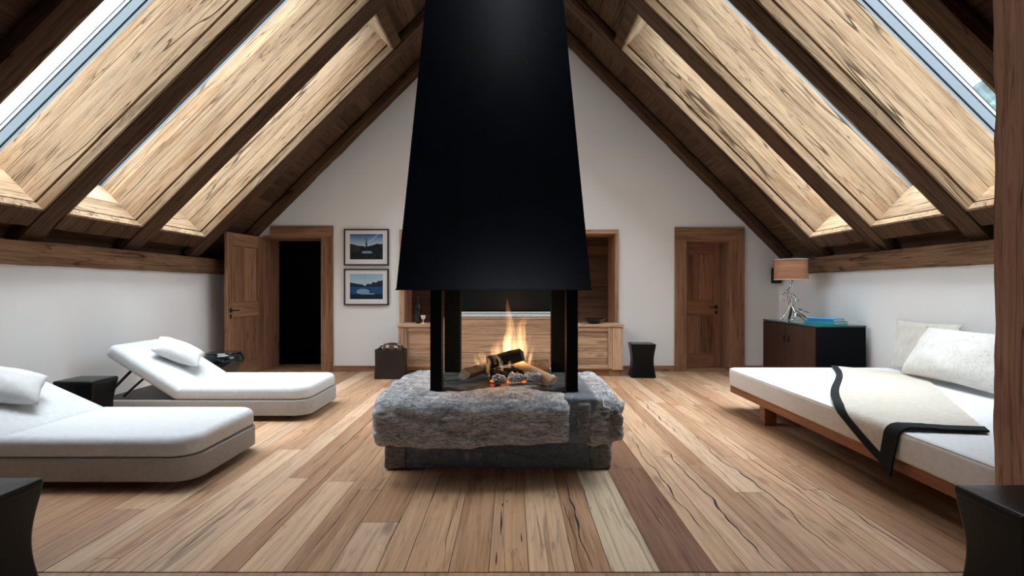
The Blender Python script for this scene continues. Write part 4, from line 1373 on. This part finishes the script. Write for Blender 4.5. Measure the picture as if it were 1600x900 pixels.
# ------------------------------------------------------------------ loungers
def lounger(xe, y0, y1, xk, ang, blen, lab, xb):
    """xe = foot end, xk = hinge line, ang = back angle, xb = far end of the base (all X increasing towards the room centre)"""
    e = empty('lounger', ((xe + xk) / 2, (y0 + y1) / 2, 0))
    ox, oy = (xe + xk) / 2, (y0 + y1) / 2
    tag(e, lab, 'lounger', 'white upholstered loungers')
    hy = (y1 - y0) / 2
    mb = cushion(xb - ox, xe - ox + 0.014, -hy - 0.004, hy + 0.004, 0.055, 0.203, (0.03, 0.15, 0.15, 0.03), 0.012, 0.012, 10)
    mb.build('base', M['base'], e, smooth=True, sharp=50)
    mb = cushion(xk - ox, xe - ox, -hy, hy, 0.209, 0.334, (0.012, 0.14, 0.14, 0.012), 0.055, 0.022, 10, 0.008)
    mb.build('seat_cushion', M['white'], e, smooth=True)
    mb = cushion(-blen, 0, -hy, hy, 0.0, 0.125, (0.06, 0.012, 0.012, 0.06), 0.052, 0.035, 10, 0.008)
    b = mb.build('back_cushion', M['white'], e, smooth=True, loc=(xk - ox - 0.004, 0, 0.207), rot=(0, R(ang), 0))
    ca, sa = math.cos(R(ang)), math.sin(R(ang))
    for yy in (-hy + 0.10, hy - 0.10):
        mb = MB()
        px1 = xk - ox - 0.55 * ca; pz1 = 0.207 + 0.55 * sa - 0.02
        mb.tube([(xb - ox + 0.05, yy, 0.222), (px1, yy, pz1)], 0.014, 8)
        mb.tube([(xb - ox + 0.22, yy, 0.222), (px1 + 0.12, yy, pz1 - 0.12 * sa / ca)], 0.012, 8)
        mb.build('support_strut', M['blackmetal'], e, smooth=True, sharp=40)
    mb = MB()
    m = Matrix.Translation((xk - ox - 0.004, 0, 0.205)) @ Matrix.Rotation(R(ang), 4, 'Y')
    mb.box(-blen + 0.06, -0.03, -hy + 0.06, hy - 0.06, -0.016, -0.002, mat=m)
    mb.build('back_panel', M['blackmetal'], e)
    mb = MB(); mb.box(xb - ox + 0.03, xk - ox - 0.02, -hy + 0.03, hy - 0.03, 0.2035, 0.2065)
    mb.build('slat_tray', M['blackmetal'], e)  # flat black sheet over the base, below the raised back
    for (fx, fy) in ((xe - 0.25, hy - 0.2), (xe - 0.25, -hy + 0.2), (xb + 0.2, hy - 0.2), (xb + 0.2, -hy + 0.2)):
        mb = MB(); mb.lathe([(0.001, 0), (0.03, 0), (0.03, 0.056), (0.001, 0.056)], 14)
        mb.build('foot', M['blackmetal'], e, loc=(fx - ox, fy, 0), smooth=True, sharp=40)
    return e
lounger(-1.945, 3.20, 4.08, -3.19, 24.0, 0.80, 'white upholstered lounger with its back raised only slightly, nearer the corner stool', -3.95)
lounger(-1.885, 4.86, 5.74, -3.15, 32.5, 0.80, 'white upholstered lounger beside the open door, its back raised steeply', -3.92)

def back_pillow(c, a1, a2, w, h, t, seed, lab):
    x = Vector(a1).normalized()
    y = Vector(a2); y = (y - x * y.dot(x)).normalized()
    z = x.cross(y)
    mb = pillow_mb(w, h, t, 26, seed)
    o = mb.build('cushion', M['cotton'], loc=c, smooth=True)
    o.rotation_euler = Matrix((x, y, z)).transposed().to_euler()
    tag(o, lab, 'cushion', 'small white cushions on the loungers')
back_pillow((-3.37, 5.27, 0.618), (0.42, 0.25, -0.24), (-0.22, 0.19, 0.18), 0.44, 0.31, 0.16, 2.0, 'small white cotton cushion on the lounger by the open door')
back_pillow((-3.51, 3.57, 0.600), (0.42, 0.36, -0.17), (-0.25, 0.20, 0.20), 0.47, 0.33, 0.17, 6.0, 'small white cotton cushion on the low-backed lounger')

# ------------------------------------------------------------------ daybed
BX0, BX1, BY0, BY1 = 2.335, 4.06, 2.37, 5.43
bed = empty('daybed', ((BX0 + BX1) / 2, (BY0 + BY1) / 2, 0))
bx, by = (BX0 + BX1) / 2, (BY0 + BY1) / 2
tag(bed, 'wide daybed with white mattress on a low red teak frame', 'bed')
hx, hy = (BX1 - BX0) / 2, (BY1 - BY0) / 2
mb = cushion(-hx, hx, -hy, hy, 0.252, 0.43, 0.09, 0.030, 0.02, 8, 0.004)
for i in range(len(mb.f)):
    zs_ = [mb.v[k][2] for k in mb.f[i]]
    if min(zs_) > 0.4195: mb.m[i] = 1
mt_o = mb.build('mattress', [M['bedside'], M['sheet']], bed, smooth=True)
pp = rrect(-hx + 0.008, hx - 0.008, -hy + 0.008, hy - 0.008, 0.082, 8)
mb = MB(); mb.tube([(x, y, 0.4205) for x, y in pp + [pp[0]]], 0.0035, 6); mb.build('piping', M['bedside'], mt_o, smooth=True)
mb = MB()
z0, z1 = 0.172, 0.250
mb.box(-hx + 0.035, -hx + 0.075, -hy + 0.02, hy - 0.012, z0, z1, 0, 0.5)
mb.build('side_rail', M['teak'], bed, bevel=0.003)
mb = MB(); mb.box(hx - 0.075, hx - 0.035, -hy + 0.02, hy - 0.012, z0, z1, 0, 0.5)
mb.build('side_rail', M['teak'], bed, bevel=0.003)
mb = MB()
mb.box(-hx + 0.076, hx - 0.076, hy - 0.052, hy - 0.014, z0, z1, 0, 0.6); mb.box(-hx + 0.076, hx - 0.076, -hy + 0.02, -hy + 0.06, z0, z1, 0, 0.3); mb.box(-hx + 0.076, hx - 0.076, -hy + 0.061, hy - 0.053, z1 - 0.02, z1 - 0.002, 0, 0.3)
mb.build('end_rail', M['teak'], bed, bevel=0.003)
for (lx, ly) in ((-hx + 0.05, hy - 0.62), (-hx + 0.05, -hy + 0.22), (hx - 0.16, hy - 0.62), (hx - 0.16, -hy + 0.22)):
    mb = MB(); mb.box(lx, lx + 0.11, ly - 0.10, ly, 0, z0 - 0.001, 0, 0.4); mb.build('leg', M['teak'], bed, bevel=0.003)

# throw blanket lying diagonally, one corner hanging over the edge
tb = empty('throw_blanket', (2.9, 4.0, 0.43))
tag(tb, 'beige wool throw with black border hanging over the daybed edge', 'blanket')
A, B_, T_, C_ = Vector((3.42, 5.385)), Vector((3.97, 4.90)), Vector((2.045, 3.06)), Vector((2.78, 2.93))
ZT = 0.4475
def fold(p, up):
    x, y = p
    edge = BX0 - 0.009
    rr = 0.055
    s = x - edge
    wob = 0.004 * noise.noise(Vector((x * 4, y * 4, 1))) + 0.0025 * noise.noise(Vector((x * 11, y * 9, 3)))
    if s >= rr:
        return Vector((x, y, ZT + up + wob + (0.003 if s < 0.2 else 0)))
    al = (rr - s)
    q = math.pi / 2 * rr
    if al < q:
        a = al / rr
        return Vector((edge + rr - (rr + up) * math.sin(a), y, ZT - rr + (rr + up) * math.cos(a)))
    drop = al - q
    sway = -0.012 * abs(math.sin(y * 6)) * min(1, drop / 0.15)
    return Vector((edge - up + sway - 0.02 * drop, y, ZT - rr - drop))
def bl(u, v):
    """u 0..1 across (black long edge at 0), v 0..1 from the pillow end to the hanging end"""
    e0 = A.lerp(T_, v); e1 = B_.lerp(C_, v)
    bow = 0.035 * math.sin(v * math.pi * 2.2 + 0.3) * (1 - u)
    p = e0.lerp(e1, u)
    d = (e1 - e0).normalized()
    return p + d * bow
def sheet_grid(u0, u1, v0, v1, nu, nv, up, th, name, mat, parent):
    mb = MB()
    top, bot = [], []
    for j in range(nv + 1):
        for i in range(nu + 1):
            p = bl(u0 + (u1 - u0) * i / nu, v0 + (v1 - v0) * j / nv)
            top.append(fold(p, up + th)); bot.append(fold(p, up))
    k = len(top)
    mb.v = [tuple(p - Vector((2.9, 4.0, 0.43))) for p in top + bot]
    w = nu + 1
    for j in range(nv):
        for i in range(nu):
            a, b, c, d = j * w + i, j * w + i + 1, (j + 1) * w + i + 1, (j + 1) * w + i
            mb.face((a, b, c, d)); mb.face((k + d, k + c, k + b, k + a))
    rim = [i for i in range(w)] + [j * w + nu for j in range(1, nv + 1)] + [nv * w + i for i in range(nu - 1, -1, -1)] + [j * w for j in range(nv - 1, 0, -1)]
    for a, b in zip(rim, rim[1:] + rim[:1]):
        mb.face((b, a, k + a, k + b))
    return mb.build(name, mat, parent, smooth=True, sharp=60)
sheet_grid(0.0, 1.0, 0.0, 1.0, 40, 110, 0.0, 0.005, 'cloth', M['throw'], tb)
sheet_grid(-0.015, 0.062, -0.004, 1.0, 6, 110, -0.001, 0.010, 'border', M['border'], tb)
sheet_grid(-0.015, 1.01, 0.962, 1.008, 44, 8, -0.001, 0.012, 'border', M['border'], tb)

# pillows against the wall
def bed_pillow(loc, w, h, t, tilt, rz, seed, mat, lab):
    mb = pillow_mb(w, h, t, 34, seed, 0.010, 0.07)
    o = mb.build('pillow', mat, loc=loc, smooth=True)
    # local x along the wall (world Y), local y up the wall, local z towards the room
    m = Matrix.Rotation(rz, 3, 'Z') @ Matrix(((0, 0, -1), (-1, 0, 0), (0, 1, 0))).to_3x3() @ Matrix.Rotation(R(tilt), 3, 'X')
    o.rotation_euler = m.to_euler()
    tag(o, lab, 'pillow', 'pillows on the daybed')
bed_pillow((3.845, 4.29, 0.685), 1.18, 0.50, 0.23, -30, R(-4), 3.0, M['embroid'], 'white linen pillow with knotted embroidery in front on the daybed')
bed_pillow((4.052, 4.97, 0.695), 0.78, 0.50, 0.10, -8, 0, 8.0, M['linen'], 'plain cream linen pillow leaning behind the embroidered one')

# ------------------------------------------------------------------ dark cabinet with lamp and books
cb = empty('cabinet', (3.775, 6.395, 0))
tag(cb, 'low dark brown cabinet with green glass top behind the daybed', 'cabinet')
mb = MB(); mb.box(-0.265, 0.285, -0.595, 0.60, 0.03, 0.825, 0, 0.5); mb.build('body', M['cabinet'], cb, bevel=0.003)
mb = MB(); mb.box(-0.255, 0.27, -0.58, 0.59, 0.0, 0.03, 0, 0.5); mb.build('plinth', M['blackmetal'], cb)
mb = MB(); mb.box(-0.285, 0.29, -0.605, 0.605, 0.826, 0.846); mb.build('glass_top', M['glasstop'], cb, bevel=0.002)
mb = MB(); mb.box(-0.268, 0.286, -0.607, -0.596, 0.03, 0.825, 0, 0.2); mb.build('end_panel', M['steel2'], cb, bevel=0.002)
for (ya, yb, hyy) in ((-0.59, 0.003, -0.045), (0.007, 0.60, 0.055)):
    mb = MB(); mb.box(-0.284, -0.266, ya, yb, 0.04, 0.818, 0, 0.6 if ya < 0 else 0.4)
    d = mb.build('door', M['cabinet'], cb, bevel=0.002)
    h = MB(); h.box(-0.300, -0.284, hyy - 0.012, hyy + 0.012, 0.60, 0.68); h.build('handle', M['blackmetal'], d, bevel=0.003)

lp = empty('table_lamp', (3.665, 6.62, 0.848))
tag(lp, 'table lamp with veneer drum shade on a twisted chrome root stem', 'lamp')
mb = MB()
seg = 56
r0, r1, za, zb = 0.198, 0.192, 0.53, 0.79
def circ(r, z): return [(r * math.cos(2 * math.pi * k / seg), r * math.sin(2 * math.pi * k / seg), z) for k in range(seg)]
mb.rings([circ(r0, za), circ(r1, zb), circ(r1 - 0.004, zb), circ(r0 - 0.004, za), circ(r0, za)], cap=False)
shd = mb.build('lamp_shade', M['veneer'], lp, smooth=True, sharp=50)
for zz in (za, zb):
    mb = MB()
    mb.rings([circ(r0 + 0.001, zz - 0.004), circ(r0 + 0.001, zz + 0.004), circ(r0 - 0.006, zz + 0.004), circ(r0 - 0.006, zz - 0.004), circ(r0 + 0.001, zz - 0.004)], cap=False)
    mb.build('shade_rim', M['pages'], shd, smooth=True, sharp=50)
mb = MB(); mb.rings([circ(0.186, 0.775), circ(0.186, 0.779)]); mb.build('diffuser', M['mat'], shd)
mb = MB()
def branch(pts, ra, seg_=8):
    # smooth the polyline a little
    P = [Vector(p) for p in pts]
    out, rr = [], []
    for i in range(len(P) - 1):
        for q in range(4):
            t = q / 4
            p0 = P[max(i - 1, 0)]; p1 = P[i]; p2 = P[i + 1]; p3 = P[min(i + 2, len(P) - 1)]
            out.append(0.5 * ((2 * p1) + (p2 - p0) * t + (2 * p0 - 5 * p1 + 4 * p2 - p3) * t * t + (3 * p1 - p0 - 3 * p2 + p3) * t ** 3))
            rr.append(ra[i] + (ra[i + 1] - ra[i]) * t)
    out.append(P[-1]); rr.append(ra[-1])
    mb.tube(out, rr, seg_)
branch([(0.0, 0, 0.20), (-0.01, 0.0, 0.28), (-0.03, 0.01, 0.36), (-0.005, 0, 0.42), (0.012, 0, 0.48), (-0.01, 0, 0.56)], [0.028, 0.026, 0.032, 0.018, 0.022, 0.012])
mb.build('stem', M['chrome'], lp, smooth=True)
for k, pts in enumerate((((0.0, 0, 0.24), (-0.05, -0.03, 0.14), (-0.16, -0.06, 0.012)), ((0.0, 0, 0.24), (0.04, -0.03, 0.16), (0.12, -0.05, 0.09), (0.19, -0.08, 0.012)), ((0, 0, 0.22), (0.02, -0.06, 0.12), (-0.01, -0.11, 0.05), (-0.07, -0.15, 0.012)),
                         ((0.0, 0.0, 0.22), (0.03, 0.05, 0.12), (0.05, 0.14, 0.012)), ((0.02, -0.07, 0.10), (0.08, -0.10, 0.06), (0.12, -0.15, 0.012)))):
    mb = MB(); branch(pts, [0.022, 0.017, 0.013, 0.010][:len(pts)]); mb.build('root_leg', M['chrome'], lp, smooth=True)
for pts in (((-0.02, 0, 0.34), (-0.07, -0.01, 0.36), (-0.12, -0.02, 0.32), (-0.155, -0.02, 0.29)), ((-0.10, -0.02, 0.335), (-0.105, -0.02, 0.28), (-0.09, -0.03, 0.25)), ((0.0, 0, 0.34), (0.04, -0.02, 0.31), (0.09, -0.03, 0.26)), ((0.06, -0.02, 0.29), (0.05, -0.03, 0.24)), ((0.06, -0.03, 0.15), (0.13, -0.05, 0.135), (0.20, -0.06, 0.11))):
    mb = MB(); branch(pts, [0.016, 0.013, 0.010, 0.005][:len(pts)]); mb.build('twig', M['chrome'], lp, smooth=True)

def book(loc, w, d, h, rz, mat, lab, name='book'):
    e = empty(name, loc, rz)
    tag(e, lab, 'book', 'books on the dark cabinet')
    mb = MB(); mb.box(-w / 2, w / 2, -d / 2, d / 2, 0, 0.0035); mb.box(-w / 2, w / 2, -d / 2, d / 2, h - 0.0035, h); mb.box(-w / 2, -w / 2 + 0.004, -d / 2, d / 2, 0.0035, h - 0.0035)
    mb.build('cover', M[mat], e, bevel=0.001)
    mb = MB(); mb.box(-w / 2 + 0.0045, w / 2 - 0.006, -d / 2 + 0.005, d / 2 - 0.005, 0.0037, h - 0.0037); mb.build('pages', M['pages'], e)
book((3.775, 6.06, 0.847), 0.27, 0.36, 0.034, R(28), 'bookteal', 'teal clothbound book at the bottom of the two on the cabinet')
book((3.765, 6.05, 0.8815), 0.24, 0.31, 0.032, R(30), 'bookblue', 'blue clothbound book on top of the teal one')

ws = empty('wall_speaker', (4.045, D - 0.075, 1.455))
tag(ws, 'small black wall speaker partly behind the lamp shade', 'speaker')
mb = cushion(-0.06, 0.06, -0.07, 0.04, -0.115, 0.115, 0.03, 0.012, 0.012, 6); mb.build('case', M['leather'], ws, smooth=True, sharp=50)
mb = MB(); mb.box(-0.02, 0.02, 0.03, 0.073, -0.04, 0.04); mb.build('bracket', M['blackmetal'], ws)
mb = MB(); mb.box(-0.05, 0.05, -0.073, -0.068, -0.10, 0.10); mb.build('grille', M['blackmetal'], ws)

# ------------------------------------------------------------------ log bag
lb = empty('log_bag', (-1.645, 7.225, 0))
tag(lb, 'square dark brown leather bag holding split birch logs', 'bag')
mb = MB()
w, d, h = 0.212, 0.105, 0.41
def bagr(k, z, ins=0.0): return [(x, y, z) for x, y in rrect(-w * k + ins, w * k - ins, -d * k + ins, d * k - ins, 0.02, 4)]
mb.rings([bagr(1.0, 0.0), bagr(1.01, 0.03), bagr(0.97, 0.2), bagr(0.98, h), bagr(0.98, h, 0.008), bagr(0.98, 0.22, 0.010), bagr(0.98, 0.02, 0.012)])
mb.build('body', M['bag'], lb, smooth=True, sharp=50)
for yy in (-0.06, 0.055):
    mb = MB()
    pts = []
    for k in range(17):
        a = math.pi * k / 16
        pts.append((-0.165 * math.cos(a) * (1.0 if abs(math.cos(a)) > 0.3 else 1.0), yy, h - 0.03 + 0.105 * math.sin(a) ** 0.75))
    ring = []
    for p in pts:
        ring.append([(p[0], p[1] - 0.024, p[2] - 0.006), (p[0], p[1] + 0.024, p[2] - 0.006), (p[0], p[1] + 0.024, p[2] + 0.006), (p[0], p[1] - 0.024, p[2] + 0.006)])
    mb.rings(ring)
    mb.build('handle', M['bag'], lb, smooth=True, sharp=50)
for i, (p0, p1, r, roll, lab) in enumerate((((-1.775, 7.215, 0.03), (-1.755, 7.225, 0.485), 0.050, 30, 'pale split birch log upright in the leather bag corner'), ((-1.64, 7.235, 0.03), (-1.645, 7.23, 0.475), 0.052, 120, 'birch log standing in the middle of the leather bag'), ((-1.52, 7.22, 0.03), (-1.545, 7.225, 0.480), 0.050, 220, 'birch log by the sideboard end of the leather bag'))):
    place_log('birch_log', p0, p1, r, 20 + i, [M['split'], M['birch'], M['split']], roll, lab, 'log', 'logs in the leather bag', 0.02)

# ------------------------------------------------------------------ outside
hm = MB()
n1, n2 = 90, 60
rowsv = []
for i in range(n1 + 1):
    for j in range(n2 + 1):
        u = i / n1; v = j / n2
        x = 60 + 220 * u; y = 60 + 200 * v
        dx, dy = (x - 215) / 100, (y - 165) / 100
        z = 108 * math.exp(-(dx * dx + dy * dy) * 0.9) - 12
        z += 2.6 * noise.noise(Vector((x * 0.16, y * 0.16, 0))) + 1.8 * abs(noise.noise(Vector((x * 0.5, y * 0.5, 3)))) * 2
        hm.v.append((x, y, z))
for i in range(n1):
    for j in range(n2):
        a = i * (n2 + 1) + j
        hm.face((a, a + n2 + 1, a + n2 + 2, a + 1))
o = hm.build('hill_1', M['hill'], smooth=True)
tag(o, 'hazy blue green wooded hillside outside the skylight', 'hillside', kind='structure')

# ------------------------------------------------------------------ light
wd = bpy.data.worlds.new('overcast_sky')
SC.world = wd
wd.use_nodes = True
nt = wd.node_tree
bg = nt.nodes['Background']
tc = N(nt, 'ShaderNodeTexCoord')
sep = N(nt, 'ShaderNodeSeparateXYZ')
nt.links.new(tc.outputs['Generated'], sep.inputs[0])
cr = ramp(nt, [(0.0, (0.86, 0.93, 1.0)), (1.0, (0.90, 0.95, 1.0))])
nt.links.new(sep.outputs[2], cr.inputs[0])
nt.links.new(cr.outputs[0], bg.inputs[0])
zpos = math_node(nt, 'MAXIMUM', sep.outputs[2], 0.0)
pw = math_node(nt, 'POWER', zpos, 3.5)
SKY_LO, SKY_HI = 2.6, 10.0
stg = math_node(nt, 'ADD', math_node(nt, 'MULTIPLY', pw, SKY_HI), SKY_LO)
nt.links.new(stg, bg.inputs[1])
wd.cycles.sampling_method = 'AUTOMATIC'

for side in (-1, 1):
    for (a, b) in BAYS:
        ld = bpy.data.lights.new('skylight_portal', 'AREA')
        ld.shape = 'RECTANGLE'
        ld.size = (X1S - X0S) * S2
        ld.size_y = b - a
        ld.cycles.is_portal = True
        lo = bpy.data.objects.new('skylight_portal', ld)
        m = sm(side, (a + b) / 2) @ Matrix.Translation(((X0S + X1S) / 2 * S2, 0, TL + 0.2))
        lo.matrix_world = m
        COL.objects.link(lo)
ld = bpy.data.lights.new('window_portal', 'AREA'); ld.shape = 'RECTANGLE'; ld.size = FW[1] - FW[0]; ld.size_y = FW[3] - FW[2]; ld.cycles.is_portal = True
lo = bpy.data.objects.new('window_portal', ld); lo.location = ((FW[0] + FW[1]) / 2, YB - 0.12, (FW[2] + FW[3]) / 2); lo.rotation_euler = (R(90), 0, 0); COL.objects.link(lo)
fl_l = bpy.data.lights.new('fire_light', 'POINT')
fl_l.energy = 5.0
fl_l.color = (1.0, 0.5, 0.18)
fl_l.shadow_soft_size = 0.07
fo = bpy.data.objects.new('fire_light', fl_l)
fo.location = (0.03, 3.84, 0.86)
COL.objects.link(fo)

SC.view_settings.view_transform = 'Standard'
SC.view_settings.look = 'None'
SC.view_settings.exposure = 1.15
SC.view_settings.gamma = 1.0
SC.view_settings.use_curve_mapping = False
SC.cycles.max_bounces = 10
SC.cycles.diffuse_bounces = 5
SC.cycles.glossy_bounces = 4
SC.cycles.transparent_max_bounces = 12
SC.cycles.volume_bounces = 0
SC.cycles.sample_clamp_indirect = 6.0
SC.cycles.use_denoising = True
SC.cycles.caustics_reflective = False
SC.cycles.caustics_refractive = False
